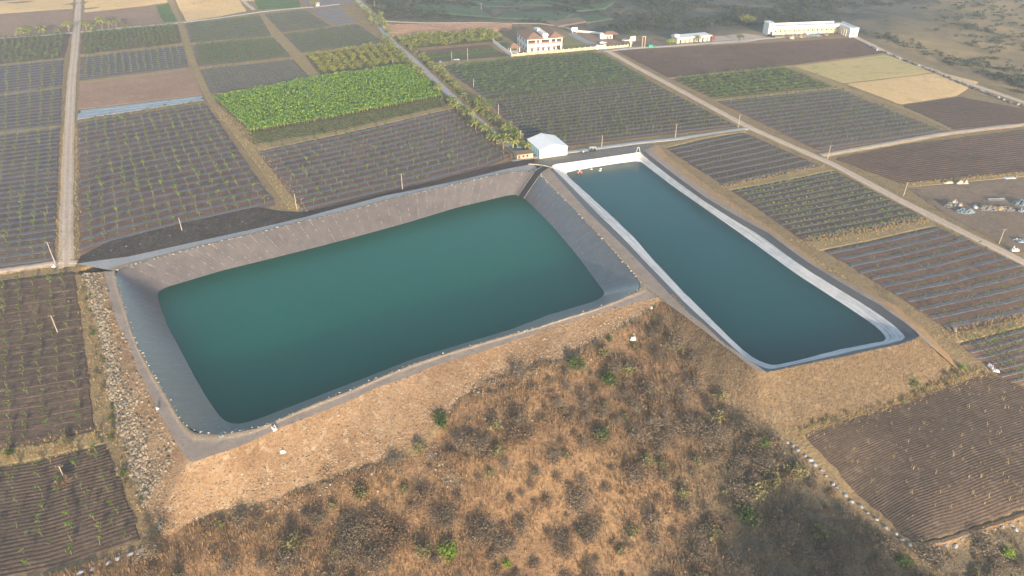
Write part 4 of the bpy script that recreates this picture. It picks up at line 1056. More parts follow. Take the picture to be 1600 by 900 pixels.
o = obj('dry_grass', merged('dry_grass', tf, xf[gy_], [M['straw_grey']])); tag(o, 'grey dry grass in the gully on the right', 'grass', kind='stuff')
# straw clumps on the ploughed field, tufts along strips and the grassy bank
cl = [(x, y, z, r, s_, k) for x, y, z, r, s_, k, a, c in grid('AJ', 26, 22, jit=2.2, nproto=5, sc=(.5, 1.5), lift=.05, miss=.55, vjit=.5)]
o = obj('dry_clump', merged('dry_clump', tf, cl, [M['straw_yellow']])); tag(o, 'dry straw clumps scattered over the lower right ploughed field', 'straw', kind='stuff')
tf2 = []
for L_, n_ in ((LB23, 5200),):
    R_, C_, _ = L_.shape
    for _ in range(n_):
        i, j = pg.integers(1, R_ - 1), pg.integers(0, C_ - 1); a = pg.random(2); q_ = L_[i, j] * (1 - a[0]) + L_[i - 1, j] * a[0]; q_ = q_ * (1 - a[1]) + (L_[i, j + 1] * (1 - a[0]) + L_[i - 1, j + 1] * a[0]) * a[1]
        tf2.append((q_[0], q_[1], q_[2], pg.uniform(0, 6), pg.uniform(.25, .6), int(pg.integers(5))))
o = obj('dry_grass', merged('dry_grass', tf, tf2, [M['straw']])); tag(o, 'dry grass tufts on the embankment of the narrow reservoir', 'grass', kind='stuff')
tf2 = []
for ln_, n_, w_ in (('1257,379 1360,360 1451,342', 700, 2.2), ('1486,525 1640,490', 500, 2.0), ('1250,677 1390,631 1500,592 1540,578', 900, 1.5), ('-60,718 60,706 150,682', 700, 2.5), ('1132,291 1285,259', 350, 1.2), ('1412,290 1600,271', 500, 1.2), ('128,440 160,560 178,660 215,770 240,835', 260, 2.0), ('92,410 96,300 100,200', 260, .7), ('118,405 119,300 119,200', 260, .7), ('1014,236 1100,296 1205,366 1345,455 1450,528', 700, .7), ('436,315 470,331 395,228 340,170', 600, 2.0)):
    L_ = resample(gp(ln_), n_)
    for q_ in L_:
        x, y = q_[0] + pg.normal() * w_, q_[1] + pg.normal() * w_ * .6; tf2.append((x, y, TZ(x, y) + .15, pg.uniform(0, 6), pg.uniform(.35, .95), int(pg.integers(5))))
o = obj('dry_grass', merged('dry_grass', tf, tf2, [M['straw_yellow']])); tag(o, 'yellow dry grass along field margins and tracks', 'grass', kind='stuff')
# rubble
def mk_rock(g):
    bm = bmesh.new(); bmesh.ops.create_icosphere(bm, subdivisions=1, radius=.5)
    ax = np.array([g.uniform(.75, 1.2), g.uniform(.7, 1.1), g.uniform(.5, .8)])
    p = Proto(); p.V = np.array([np.array(v.co) * ax * g.uniform(.8, 1.15) for v in bm.verts]); p.F = np.array([[v.index for v in f.verts] for f in bm.faces]); p.m = np.zeros(len(p.F), int); bm.free(); return p
rk = [mk_rock(pg) for _ in range(8)]
def on_loft(L, n, vf, uf, g):
    out = []
    R_, C_, _ = L.shape
    while len(out) < n:
        u, v = g.random(), g.random()
        if g.random() > vf(v, u) * uf(u): continue
        i, j = v * (R_ - 1), u * (C_ - 1); a, c = int(min(i, R_ - 2)), int(min(j, C_ - 2)); fa, fc = i - a, j - c
        out.append((L[a, c] * (1 - fa) + L[a + 1, c] * fa) * (1 - fc) + (L[a, c + 1] * (1 - fa) + L[a + 1, c + 1] * fa) * fc)
    return np.array(out)
rg = np.random.default_rng(21)
def rocks(label, pts, sz, mat, cat='rubble'):
    s = sz[0] * (sz[1] / sz[0]) ** (rg.random(len(pts)) ** 1.7)
    xf = np.c_[pts, rg.uniform(0, 6.28, len(pts)), s, rg.integers(0, 8, len(pts))]
    xf[:, 2] += s * .12
    o = obj('rubble', merged('rubble', rk, xf, [mat])); tag(o, label, cat, kind='stuff')
M['rock_mix'] = leaf('rubble_stone', [(0, (.12, .095, .075)), (.4, (.25, .19, .13)), (.8, (.37, .29, .20)), (1, (.48, .40, .31))], 0.0, .9)
M['rock_grey'] = leaf('grey_stone', [(0, (.10, .09, .085)), (.5, (.25, .215, .165)), (1, (.44, .375, .28))], 0.0, .9)
rocks('grey and tan rubble along the toe of the left embankment', on_loft(LB1, 6800, lambda v, u: max(.05, (v - .3) * 1.5), lambda u: 1 if u < .40 else 0, rg), (.25, 1.1), M['rock_grey'])
rocks('tan rubble strewn over the front embankment', on_loft(LB1, 9000, lambda v, u: .12 + .9 * v * v, lambda u: (.5 + float(fbm(np.array([u * 30]), np.array([.5]), 4, 3)[0])) * (1 if u > .26 else 0), rg), (.14, .6), M['rock_mix'])
rocks('small stones on the near right embankment', on_loft(LB3, 2600, lambda v, u: .25 + .6 * v, lambda u: 1, rg), (.12, .42), M['rock_mix'])
rocks('small stones on the grey bank of the narrow reservoir', on_loft(LB2, 700, lambda v, u: .25 + .6 * v, lambda u: 1, rg), (.12, .4), M['rock_grey'])
hp = []
for line, n, w in (('320,812 400,790 480,768 560,745', 420, 2.5), ('655,690 680,720 700,745 712,760', 260, 1.8), ('735,612 770,600 800,590 870,578 930,545', 420, 2.0), ('225,690 240,740 250,780 265,800', 260, 2.5), ('640,715 600,735 560,742', 150, 2.0)):
    L_ = resample(gp(line), n); L_[:, :2] += rg.normal(size=(n, 2)) * w * .6; L_[:, 2] = [TZ(x, y) for x, y in L_[:, :2]]; hp.append(L_)
hp.append(np.array([(x, y, TZ(x, y)) for x, y in xl[rg.integers(0, len(xl), 700)]]))
rocks('loose dark and tan stones along the foot of the front embankment and hillside', np.vstack(hp), (.2, .75), M['rock_grey'])
# the largest stones stand alone
bl = [np_mesh('boulder', p.V, p.F, M['rock_mix'], p.m) for p in rk]
pts = on_loft(LB1, 46, lambda v, u: max(0, (v - .5) * 2), lambda u: 1 if u < .36 else 0, rg)
for q_ in pts:
    o = obj('boulder', bl[rg.integers(8)]); o.location = q_ + np.array([0, 0, .2]); s = rg.uniform(.8, 1.35); o.scale = (s, s, s); o.rotation_euler = (0, 0, rg.uniform(0, 6))
    tag(o, 'large pale boulder in the rubble of the left embankment', 'boulder', 'boulders on the left embankment')
# ------------------------------------------------------------------ far country: scrub thicket and its green fields
fr = np.random.default_rng(31)
def far_xy(n, box):
    a = fr.uniform((box[0], box[1]), (box[2], box[3]), (n, 2)); out = []
    for px, py in a:
        fl = np.interp(px, [560, 600, 800, 880, 930, 1050, 1200, 1330, 1420, 1600], [-8, 30, 27, 40, 45, 48, 38, 46, 76, 150])
        if py < fl: p = P(px, py, 0); out.append((p.x, p.y))
    return out
thk = [mk_bushy(pg, pg.uniform(3.5, 6), pg.uniform(1.6, 3.2), 46, 1.1, .2, 5) for _ in range(6)]
xy = far_xy(26000, (540, -45, 1660, 150)); xf = []
for x, y in xy:
    n_ = float(fbm(np.array([x / 45]), np.array([y / 45]), 13, 4)[0])
    pq = PX((x, y, 0.)); tanny = 1 if pq[0] < 1330 - (pq[1] - 40) * 2.2 else .22
    if fr.random() < tanny * max(0.03, (n_ - .40) * 4.5): xf.append((x, y, TZ(x, y) - .2, fr.uniform(0, 6), fr.uniform(.35, 1.1), int(fr.integers(6))))
o = obj('scrub_thicket', merged('scrub_thicket', thk, xf, [M['bark'], M['leaf_far']])); tag(o, 'hazy grey green scrub covering the far country', 'scrub', kind='stuff')
# ------------------------------------------------------------------ materials of built things
M['wall'] = flat('white_wall', (.78, .76, .73), .8, .08, .6)
M['wallcream'] = flat('cream_wall', (.70, .62, .48), .85, .12, .5)
M['walltan'] = flat('tan_wall', (.52, .42, .29), .9, .15, .5)
M['tile'] = flat('roof_tile', (.27, .165, .115), .85, .25, .8)
M['red'] = flat('red_paint', (.42, .20, .14), .7, .1)
M['glass'] = flat('dark_glass', (.05, .055, .065), .15, .1, 1, .5)
M['tin'] = flat('white_sheet', (.88, .87, .86), .5, .06, .5)
M['aqua'] = flat('aqua_sheet', (.32, .60, .63), .5, .08, .5)
M['tarpwhite'] = flat('translucent_sheet', (.66, .76, .76), .5, .08, .6)
M['brown'] = flat('brown_hut', (.30, .20, .13), .9, .25, .8)
M['pole'] = flat('concrete_pole', (.44, .375, .29), .9, .12, 1.0)
M['iron'] = flat('rusty_iron', (.17, .12, .095), .8, .25, 3)
M['dark'] = flat('dark_thing', (.035, .035, .04), .6, .2)
M['ceramic'] = flat('insulator', (.5, .45, .4), .3, .1)
M['blue'] = flat('blue_sheet', (.09, .22, .38), .5, .15)
M['bluegrey'] = flat('blue_grey_sheet', (.16, .22, .26), .6, .3, .6)
M['green'] = flat('green_paint', (.02, .36, .19), .5, .1)
M['orangep'] = flat('orange_float', (.75, .22, .12), .5, .1)
M['car'] = flat('car_paint', (.72, .76, .80), .3, .05, 1, .5)
M['carred'] = flat('red_car_paint', (.40, .05, .06), .35, .05, 1, .5)
M['rubber'] = flat('rubber', (.03, .03, .03), .8, .1)
M['grating'] = flat('grey_scrap', (.17, .165, .155), .7, .35, 1.5)
M['sand'] = flat('sand_heap', (.55, .38, .2), .95, .15, 2)
M['whitewash'] = flat('whitewashed_stone', (.42, .43, .46), .8, .4, 1.5)
M['sack'] = flat('pale_sack', (.46, .40, .32), .8, .2, 3)

def ground_at(px, py): p = G(px, py); return Vector((p.x, p.y, TZ(p.x, p.y)))
def basis(a, b):
    """frame at ground pixel a with x axis towards ground pixel b"""
    A, B = ground_at(*a), ground_at(*b); d = B - A; return A, math.atan2(d.y, d.x), math.hypot(d.x, d.y)

# ------------------------------------------------------------------ utility poles
def pole(px, py, ty, label, arms=1, r=.115, name='utility_pole', m='pole'):
    b_ = ground_at(px, py); d_ = PX(b_)[2]; h = (py - ty) * d_ / F / math.cos(PITCH * .85); h = max(3.5, min(h, 11))
    e = empty(name, b_, random.uniform(-.3, .3))
    MB().tube([(0, 0, -.6), (0, 0, h)], [r * 1.25, r * .75], 8).build('shaft', M[m], e)
    for k in range(arms):
        z = h - .35 - k * .7
        c = MB().box(-.75, .75, -.05 + r, .05 + r, z - .05, z + .05).build('crossarm', M['iron'], e)
        for x in (-.65, 0, .65): MB().tube([(x, r, z + .05), (x, r, z + .16), (x, r, z + .26)], [.035, .06, .04], 6).build('insulator', M['ceramic'], c)
    if arms: MB().box(-r * 1.1, r * 1.1, -r * 1.1, r * 1.1, h, h + .05).build('pole_cap', M['iron'], e)
    tag(e, label, 'utility pole')
pole(88, 416, 377, 'leaning concrete pole beside the white box at the left road junction')
pole(90, 519, 490, 'pale pole standing among saplings in the left brown field')
pole(101, 748, 722, 'pole above the golden clump in the lower left field')
pole(285, 362, 340, 'short pole in the dark soil behind the larger reservoir', 0)
pole(464, 327, 303, 'pole at the bottom end of the curved grassy path', 0)
pole(629, 297, 272, 'pole with a crossarm on the bank behind the middle of the larger reservoir')
pole(940, 231, 212, 'pole behind the far end of the narrow reservoir near the parked cart', 0)
pole(1055, 215, 195, 'pole on the edge of the dark mulched field right of the reservoir corner')
pole(1153, 199, 180, 'pole where the reservoir track meets the long dirt road')
pole(1293, 248, 228, 'pole at the fork of the pale right hand track')
pole(1412, 305, 285, 'pole beside the long dirt road at the corner of the dirt yard')
pole(1561, 380, 357, 'pole by the dirt yard nearest the right edge')
pole(813, 227, 206, 'plain pole between the palms and the white shed', 0)
pole(779, 184, 164, 'pole right of the rounded green tree on the farm road', 0)
pole(740, 136, 124, 'thin pole at the left edge of the dense orchard', 0)
pole(706, 95, 82, 'left one of two poles in the weedy garden plot', 0)
pole(731, 95, 77, 'right one of two poles in the weedy garden plot', 0)
pole(586, 16, 5, 'far pole in the hazy scrub right of the palm clump')
pole(752, 14, 4, 'far pole beside the green field at the top')
pole(614, 101, 92, 'short pole at the corner of banana plantation and bushy rows', 0)

# ------------------------------------------------------------------ white shed by the reservoirs
A, rz, Wd = basis((843, 247.5), (886, 241.5))
Dp = (ground_at(822, 232) - A).length * 1.0
e = empty('storage_shed', A, rz); hh = 3.6; rise = 1.5
# side direction
sd_ = (ground_at(822, 231) - A); c_, s_ = math.cos(-rz), math.sin(-rz); sx, sy = sd_.x * c_ - sd_.y * s_, sd_.x * s_ + sd_.y * c_
Dp = max(12, min(17, sy)); Wd = max(9, Wd)
f_ = MB(); f_.box(0, Wd, 0, .12, -.3, hh)
f_.add([(0, 0, hh), (Wd, 0, hh), (Wd / 2, 0, hh + rise), (0, .12, hh), (Wd, .12, hh), (Wd / 2, .12, hh + rise)], [(0, 1, 2), (5, 4, 3)])
f_.build('front_wall', M['tarpwhite'], e)
for i, x in enumerate(np.linspace(0, Wd, 6)): MB().box(x - .28 if i else -.1, x + .28 if i < 5 else x + .1, -.06, -.003, -.3, hh - .02).build('cladding_strip', M['aqua'], e)
sw = MB().box(0, .12, .12, Dp, -.3, hh).build('side_wall', M['tarpwhite'], e)
for y in np.linspace(.6, Dp - .5, 6): MB().box(-.06, -.003, y - .3, y + .3, -.3, hh - .02).build('cladding_strip', M['aqua'], sw)
MB().box(Wd - .12, Wd, .12, Dp, -.3, hh).build('side_wall', M['tarpwhite'], e)
bk = MB(); bk.box(.12, Wd - .12, Dp - .12, Dp, -.3, hh); bk.build('back_wall', M['aqua'], e)
rf = MB(); o_ = .3
for sg in (0, 1):
    x0, x1 = (-o_, Wd / 2) if sg == 0 else (Wd / 2, Wd + o_); za, zb_ = (hh - .1, hh + rise + .1) if sg == 0 else (hh + rise + .1, hh - .1)
    n_ = 10
    ys = np.linspace(-o_, Dp + o_, n_ + 1)
    rf.add([(x0, -o_, za + .03), (x1, -o_, zb_ + .03), (x1, Dp + o_, zb_ + .03), (x0, Dp + o_, za + .03), (x0, -o_, za - .06), (x1, -o_, zb_ - .06), (x1, Dp + o_, zb_ - .06), (x0, Dp + o_, za - .06)],
           [(0, 1, 2, 3), (7, 6, 5, 4), (0, 4, 5, 1), (2, 6, 7, 3), (1, 5, 6, 2), (3, 7, 4, 0)])
ro = rf.build('roof', M['tin'], e)
MB().box(Wd / 2 - .18, Wd / 2 + .18, -o_, Dp + o_, hh + rise + .1, hh + rise + .2).build('ridge_cap', M['tin'], ro)
tag(e, 'white sheet metal shed with aqua striped walls at the far corner of the reservoirs', 'shed')
# brown hut in front of it
A, rz, Wd = basis((808, 249.5), (833, 246.5)); e = empty('brick_hut', A, rz)
MB().box(0, Wd, 0, 3.4, -.3, 2.0).build('wall', M['walltan'], e)
MB().box(-.25, Wd + .25, -.35, 3.7, 2.003, 2.16).build('roof', M['brown'], e)
MB().box(.4, 1.3, -.05, -.003, 0, 1.75).build('door', M['iron'], e)
for x in (2.2, 3.8): MB().box(x, x + .8, -.05, -.003, .8, 1.6).build('window', M['dark'], e)
tag(e, 'low tan hut with a flat brown roof beside the white shed', 'hut')
for i, (px, py) in enumerate(((783, 251), (789, 251), (792, 250), (799, 250))):
    b_ = ground_at(px, py); o = MB().tube([(0, 0, -.3), (.05, 0, 2.6)], .09, 6).build('timber_post', M['iron'], loc=b_); tag(o, 'rough upright post in the row left of the tan hut', 'post', 'posts left of the tan hut')
b_ = ground_at(812, 234); o = MB().box(-1.3, 1.3, -.8, .8, 0, 1.3).box(-1.1, 1.1, -.6, .6, 1.303, 1.6).build('water_tank', M['bluegrey'], loc=b_); tag(o, 'grey green water tank between palm and white shed', 'tank')
# cart and motorbike on the strip behind the narrow reservoir
e = empty('cart', ground_at(926, 236), .15)
MB().box(-1.3, 1.3, -.7, .7, .7, .85).build('bed', M['dark'], e)
cv = MB().box(-1.25, 1.25, -.65, .65, 1.75, 1.83).build('canopy', M['white'], e)
for x in (-1.2, 0, 1.2):
    for y in (-.6, .6): MB().box(x - .05, x + .05, y - .05, y + .05, .853, 1.747).build('canopy_post', M['white'], e)
for x in (-.8, .8):
    for y in (-.75, .75):
        MB().tube([(x, y - .06, .36), (x, y + .06, .36)], .36, 12).build('wheel', M['rubber'], e)
tag(e, 'small white topped cart parked behind the narrow reservoir', 'cart')
e = empty('motorbike', ground_at(913, 240), .5)
for x in (-.65, .65): MB().tube([(x, -.05, .3), (x, .05, .3)], .32, 12).build('wheel', M['rubber'], e)
MB().tube([(-.65, 0, .3), (-.2, 0, .6), (.3, 0, .62), (.6, 0, .95)], [.07, .14, .12, .05], 6).build('frame', M['dark'], e)
MB().box(-.7, .1, -.12, .12, .72, .84).build('seat', M['dark'], e); MB().box(-.9, -.35, -.35, .35, .85, 1.25).build('cargo_box', M['white'], e)
MB().tube([(.55, -.35, 1.0), (.55, .35, 1.0)], .025, 6).build('handlebar', M['iron'], e)
tag(e, 'motorbike with a white box parked left of the cart', 'motorbike')
# pump frame at the far right corner of the narrow reservoir
c = P(997, 238, RZ); e = empty('pump_stand', c, .2)
for x in (-.9, .9): MB().tube([(x, 0, -.3), (x * .25, .2, 2.0)], .09, 6).build('leg', M['white'], e)
MB().tube([(-.5, .2, 1.9), (.5, .2, 1.9)], .09, 6).build('crossbar', M['white'], e)
MB().tube([(0, .2, 1.95), (-1.2, 2.6, 1.4), (-2.4, 5.2, .5)], .10, 6).build('pipe', M['iron'], e)
tag(e, 'white pump stand of bent pipes at the far right corner of the narrow reservoir', 'pump stand')
# inlet chute into the larger reservoir
rim = np.array([PX(v)[:2] for v in L1[0]]); jc = int(np.argmin((rim[:, 0] - 842) ** 2 + (rim[:, 1] - 270.5) ** 2))
run = [Vector(P(857, 258.5, 1.75))] + [Vector(L1[i_, jc]) + Vector((0, 0, .35)) for i_ in range(0, 9)]
e = empty('inlet_chute', run[0]); run = [v - run[0] for v in run]; w_ = 1.5; mbq = MB(); lft = []; rgt = []
for i_, p in enumerate(run):
    d = run[min(i_ + 1, len(run) - 1)] - run[max(i_ - 1, 0)]; s_ = Vector((-d.y, d.x, 0)).normalized(); lft.append(p - s_ * w_); rgt.append(p + s_ * w_)
up = Vector((0, 0, 1))
for i_ in range(len(run) - 1):
    q0 = [lft[i_], rgt[i_], rgt[i_ + 1], lft[i_ + 1]]; mbq.add(q0 + [v - up * .2 for v in q0], [(0, 1, 2, 3), (7, 6, 5, 4), (0, 3, 7, 4), (1, 5, 6, 2)])
mbq.build('channel', M['dark'], e)
for sd__ in (lft, rgt): MB().tube([v + up * .12 for v in sd__], .17, 8).build('side_roll', M['grating'], e)
tag(e, 'dark inlet chute running down the far right corner of the larger reservoir', 'chute')
o = MB().tube([P(826, 256.3, 1.9), P(838, 257, 1.95), P(852, 259, 1.95), P(864, 262, 1.9)], .22, 8).build('pipe', M['pole']); tag(o, 'pale pipe lying across the head of the inlet chute', 'pipe')
# floats on the narrow reservoir
zw = W2 + .02
e = empty('pump_float', P(905.5, 269.8, zw), .2)
for x in (-.6, .6): MB().tube([(x, -.6, .18), (x, .6, .18)], [.32, .32], 10).build('float_drum', M['orangep'], e)
MB().box(-.85, .85, -.35, .35, .5, .58).build('deck', M['red'], e); MB().box(-.25, .25, -.2, .2, .583, .95).build('pump', M['white'], e)
tag(e, 'small orange pump float on the narrow reservoir', 'float')
for px, py, lb in ((924, 264.7, 'white float left of the pair on the narrow reservoir'), (938.5, 264.2, 'upper white float of the pair on the narrow reservoir'), (937.5, 267, 'lower white float of the pair on the narrow reservoir')):
    o = MB().ico((0, 0, .1), .42, 2, 0, (1.3, .8, .6)).build('buoy', M['white'], loc=P(px, py, zw), smooth=True); tag(o, lb, 'buoy')

# ------------------------------------------------------------------ stones holding the liner edge, litter, white border stones
st = [MB().ico((0, 0, 0), .5, 1, .2, (1.0, .8, .55), seed=k).mesh('white_stone', M['sack'], False) for k in range(4)]
st2 = [MB().ico((0, 0, 0), .5, 1, .25, (1.0, .8, .6), seed=k + 9).mesh('white_stone', M['whitewash'], False) for k in range(4)]
def stones(line, n, s, label, group, meshes, name='edge_stone', jit=.18, cat='stone', lift=.15, z=None):
    L_ = resample(line, 400)
    for k in range(n):
        t = (k + random.random() * .8) / n * 399; i = int(t); q_ = L_[i]
        sc = random.uniform(*s); x, y = q_[0] + random.gauss(0, jit), q_[1] + random.gauss(0, jit)
        o = obj(name, random.choice(meshes)); o.location = (x, y, (q_[2] if z is None else z) + lift); o.scale = (sc * random.uniform(.8, 1.3), sc, sc); o.rotation_euler = (0, 0, random.uniform(0, 6.28))
        tag(o, label, cat, group)
stones(r1['N'], 100, (.35, .8), 'pale stone on the far rim of the larger reservoir', 'stones on the far rim', st + st2[:2])
stones(r1['W'], 42, (.3, .65), 'pale stone on the left rim of the larger reservoir', 'stones on the left rim', st + st2[:1])
stones(r1['S'], 90, (.3, .7), 'pale stone on the near rim of the larger reservoir', 'stones on the near rim', st + st2[:1])
stones(r1['E'], 48, (.35, .75), 'pale stone on the rim between the two reservoirs', 'stones on the middle rim', st)
def whites(pxs, s, label, group, cat='stone', name='white_stone'):
    for px, py in pxs:
        b_ = ground_at(px, py); o = obj(name, random.choice(st2)); sc = random.uniform(*s); o.location = b_ + Vector((0, 0, .2)); o.scale = (sc * 1.3, sc, sc); o.rotation_euler = (0, 0, random.uniform(0, 6)); tag(o, label, cat, group)
wl = [(1221, 686), (1230, 692), (1239, 697), (1247, 704), (1258, 712), (1267, 719), (1273, 726), (1284, 735), (1291, 744), (1302, 756), (1308, 762), (1312, 767), (1321, 774), (1331, 784), (1345, 792), (1356, 802), (1370, 812), (1385, 825), (1400, 834), (1410, 843), (1422, 851)]
whites(wl, (.5, 1.15), 'whitewashed stone on the left border of the lower right ploughed field', 'whitewashed stones, left border')
wl = [(1434, 862), (1443, 866), (1454, 860), (1466, 858), (1478, 852), (1494, 851), (1503, 843), (1516, 840), (1530, 836), (1540, 832), (1554, 828), (1566, 824), (1580, 820), (1586, 828), (1593, 816)]
whites(wl, (.5, 1.15), 'whitewashed stone on the near border of the lower right ploughed field', 'whitewashed stones, near border')
whites([(128, 897), (146, 891), (169, 881), (185, 874), (204, 868), (219, 862)], (.8, 1.4), 'whitewashed stone on the lower left field border', 'whitewashed stones, left field')
# low retaining wall of the lower right field
La = resample(gp('1432,860 1470,849 1530,828 1600,806 1660,784'), 40); La[:, 2] = [TZ(x, y) for x, y in La[:, :2]]
mbw = MB()
for i in range(39):
    p0, p1 = La[i], La[i + 1]; k = 1.3 + .25 * math.sin(i * 1.7)
    n_ = np.array([p1[1] - p0[1], -(p1[0] - p0[0]), 0]); n_ /= np.linalg.norm(n_); n_ *= .45
    k2 = 1.3 + .25 * math.sin((i + 1) * 1.7); z0, z1 = p0[2], p1[2]
    v_ = [(p0[0] - n_[0], p0[1] - n_[1], z0 - 1.5), (p1[0] - n_[0], p1[1] - n_[1], z1 - 1.5), (p1[0] + n_[0], p1[1] + n_[1], z1 - 1.5), (p0[0] + n_[0], p0[1] + n_[1], z0 - 1.5),
          (p0[0] - n_[0], p0[1] - n_[1], z0 + k * .5), (p1[0] - n_[0], p1[1] - n_[1], z1 + k2 * .5), (p1[0] + n_[0] * .6, p1[1] + n_[1] * .6, z1 + k2 * .5), (p0[0] + n_[0] * .6, p0[1] + n_[1] * .6, z0 + k * .5)]
    fs = [(4, 5, 6, 7), (0, 1, 5, 4), (2, 3, 7, 6)] + ([(3, 0, 4, 7)] if i == 0 else []) + ([(1, 2, 6, 5)] if i == 38 else [])
    mbw.add(v_, fs)
tag(mbw.build('earth_wall', M['bank']), 'low earth wall along the near border of the lower right ploughed field', 'wall')
# litter
def sheet(px, py, w, d, label, m='white', h=.25, name='plastic_sheet', rz=None, cat='sheet', z=None, seed=0):
    b_ = ground_at(px, py) if z is None else P(px, py, z); g = np.random.default_rng(int(px * 3 + py)); n = 8; V = []; F_ = []; w *= .75; d *= .75
    for j in range(n):
        for i in range(n):
            x, y = (i / (n - 1) - .5) * w, (j / (n - 1) - .5) * d; ed = 1 if 0 < i < n - 1 and 0 < j < n - 1 else 0
            V.append((x + g.normal() * w * .03, y + g.normal() * d * .03, ed * abs(g.normal()) * h + (.05 if ed else -.05)))
    for j in range(n - 1):
        for i in range(n - 1): F_.append((j * n + i, j * n + i + 1, (j + 1) * n + i + 1, (j + 1) * n + i))
    o = obj(name, np_mesh(name, V, F_, M[m], None, False)); o.location = b_ + Vector((0, 0, .28)); o.rotation_euler = (0, 0, random.uniform(0, 6) if rz is None else rz); tag(o, label, cat); return o
def onbank(o, L, px, py):
    V = L.reshape(-1, 3); a, b_, _ = PX((V[:, 0], V[:, 1], V[:, 2])); k = np.argmin((a - px) ** 2 + (b_ - py) ** 2); o.location = Vector(V[k]) + Vector((0, 0, .3))
onbank(sheet(442, 705, 1.6, 1.1, 'white scrap lying on the front embankment'), LB1, 442, 705)
onbank(sheet(1019, 483, 1.0, .8, 'tiny white scrap near the top of the front embankment at the right'), LB1, 1019, 483)
onbank(sheet(245, 641, .8, .7, 'white scrap on the top edge of the left embankment'), LB1, 245, 641)
sheet(429, 671, 1.9, 1.3, 'crumpled white sheet on the gravel path at the near rim', z=1.4)
sheet(347, 683, 1.5, 1.0, 'pale sheet on the path at the near left corner', 'bluegrey', z=1.4)
sheet(1492, 517, 1.8, .8, 'white sack left of the orange strip in the right fields', h=.35)
sheet(1548, 575, 1.2, 3.0, 'long white sheet at the corner of the lowest right field', h=.4, rz=.2)
sheet(1556, 581, 2.0, .8, 'small white sheet right of the long one', h=.3, rz=-.3)
sheet(989, 531, 1.3, 2.0, 'white rag on the lower front embankment under the little green bush', h=.5)
sheet(254, 822, 2.2, 2.0, 'pale blue plastic heap at the near left corner of the embankment', 'bluegrey', .7)
sheet(84, 418, 1.5, 1.2, 'flat white box under the leaning pole at the road junction', h=.5)
sheet(1585, 392, 3.2, 1.6, 'white sheet beside the pole nearest the right edge', h=.4, rz=.1)
sheet(1596, 377, 5, 3.5, 'large pale blue sheet at the right edge of the dirt yard', 'filmblue', .3, rz=.1)
for i, (px, py) in enumerate(((149, 402.5), (173, 396), (198, 390), (223, 384), (247, 377), (270, 372), (293, 366), (320, 362), (340, 364), (360, 358), (381, 352), (249, 388), (272, 382), (203, 399))):
    o = obj('plastic_scrap', st2[i % 4]); sc_ = random.uniform(.35, .75); o.scale = (sc_, sc_ * .7, sc_ * .4); b_ = ground_at(px + random.uniform(-4, 4), py + random.uniform(-2, 2)); o.location = (b_.x, b_.y, T(b_.x, b_.y) + 1.0); tag(o, 'white plastic scrap on the dark soil bank behind the larger reservoir', 'scrap', 'scraps on the dark soil bank')
for i, (px, py) in enumerate(((317, 659.5), (339, 659), (319, 664), (352, 668), (358, 670), (369, 671), (345, 669))):
    V = L1.reshape(-1, 3); a, b_, _ = PX((V[:, 0], V[:, 1], V[:, 2])); k = np.argmin((a - px) ** 2 + (b_ - py) ** 2)
    o = obj('foam_scrap', st2[i % 4]); o.scale = (.9, .6, .35); o.location = V[k] + np.array([0, 0, .15]); tag(o, 'white foam scrap on the liner in the near left corner', 'scrap', 'scraps on the liner')

# ------------------------------------------------------------------ rough stones along the far right track
L_ = resample(gp('1352,70 1400,90 1450,109 1500,130 1550,149 1600,168'), 75)
dk = [MB().ico((0, 0, 0), .5, 1, .2, (1.1, .8, .8), seed=k + 40).mesh('rough_stone', M['stonedark'], False) for k in range(4)]
for i, q_ in enumerate(L_):
    wht = random.random() < .22; o = obj('rough_stone', random.choice(st2 if wht else dk)); s = random.uniform(1.1, 2.2); o.scale = (s, s, s * .9); o.location = (q_[0] + random.gauss(0, .5), q_[1] + random.gauss(0, .5), TZ(q_[0], q_[1]) + .4); o.rotation_euler = (0, 0, random.uniform(0, 6))
    tag(o, 'whitewashed rough stone beside the far right track' if wht else 'dark rough stone beside the far right track', 'stone', 'white stones by the far track' if wht else 'dark stones by the far track')

# ------------------------------------------------------------------ scrap in the dirt yard
sheet(1481, 286.5, 5.5, 1.6, 'pale flattened sheet along the grass edge of the dirt yard', 'sack', .3, 'flattened_sheet', .12)
sheet(1503, 287, 6.0, 1.8, 'second pale sheet along the grass edge, right of the first', 'sack', .5, 'flattened_sheet', .1)
sheet(1577, 278.5, 6.0, 2.6, 'clean white board lying at the right end of the grass edge', 'white', .05, 'board', .1)
def heap(px, py, w, d, h, m, label, n=26, name='scrap_heap', seed=1):
    b_ = ground_at(px, py); g = random.Random(seed); e = MB()
    N_ = 18; V = []; F_ = []
    gg = np.random.default_rng(seed)
    for j in range(N_):
        for i in range(N_):
            x, y = (i / (N_ - 1) - .5), (j / (N_ - 1) - .5); r = math.hypot(x, y) * 2
            z = max(0, 1 - r ** 3) * h * (.1 + .9 * gg.random() ** 1.5); V.append((x * w, y * d, z - (.15 if r > .95 else 0)))
    for j in range(N_ - 1):
        for i in range(N_ - 1): F_.append((j * N_ + i, j * N_ + i + 1, (j + 1) * N_ + i + 1, (j + 1) * N_ + i))
    o = obj(name, np_mesh(name, V, F_, M[m])); o.location = b_ + Vector((0, 0, .1)); tag(o, label, 'heap'); return b_
heap(1486, 322, 6, 3.5, 1.4, 'grating', 'left grey scrap heap in the dirt yard', seed=2)
heap(1508, 331, 7, 4, 1.3, 'bluegrey', 'bluish scrap heap nearest the road in the dirt yard', seed=3)
heap(1543, 326, 10, 4.5, 1.2, 'grating', 'long grey heap in the middle of the dirt yard', seed=4)
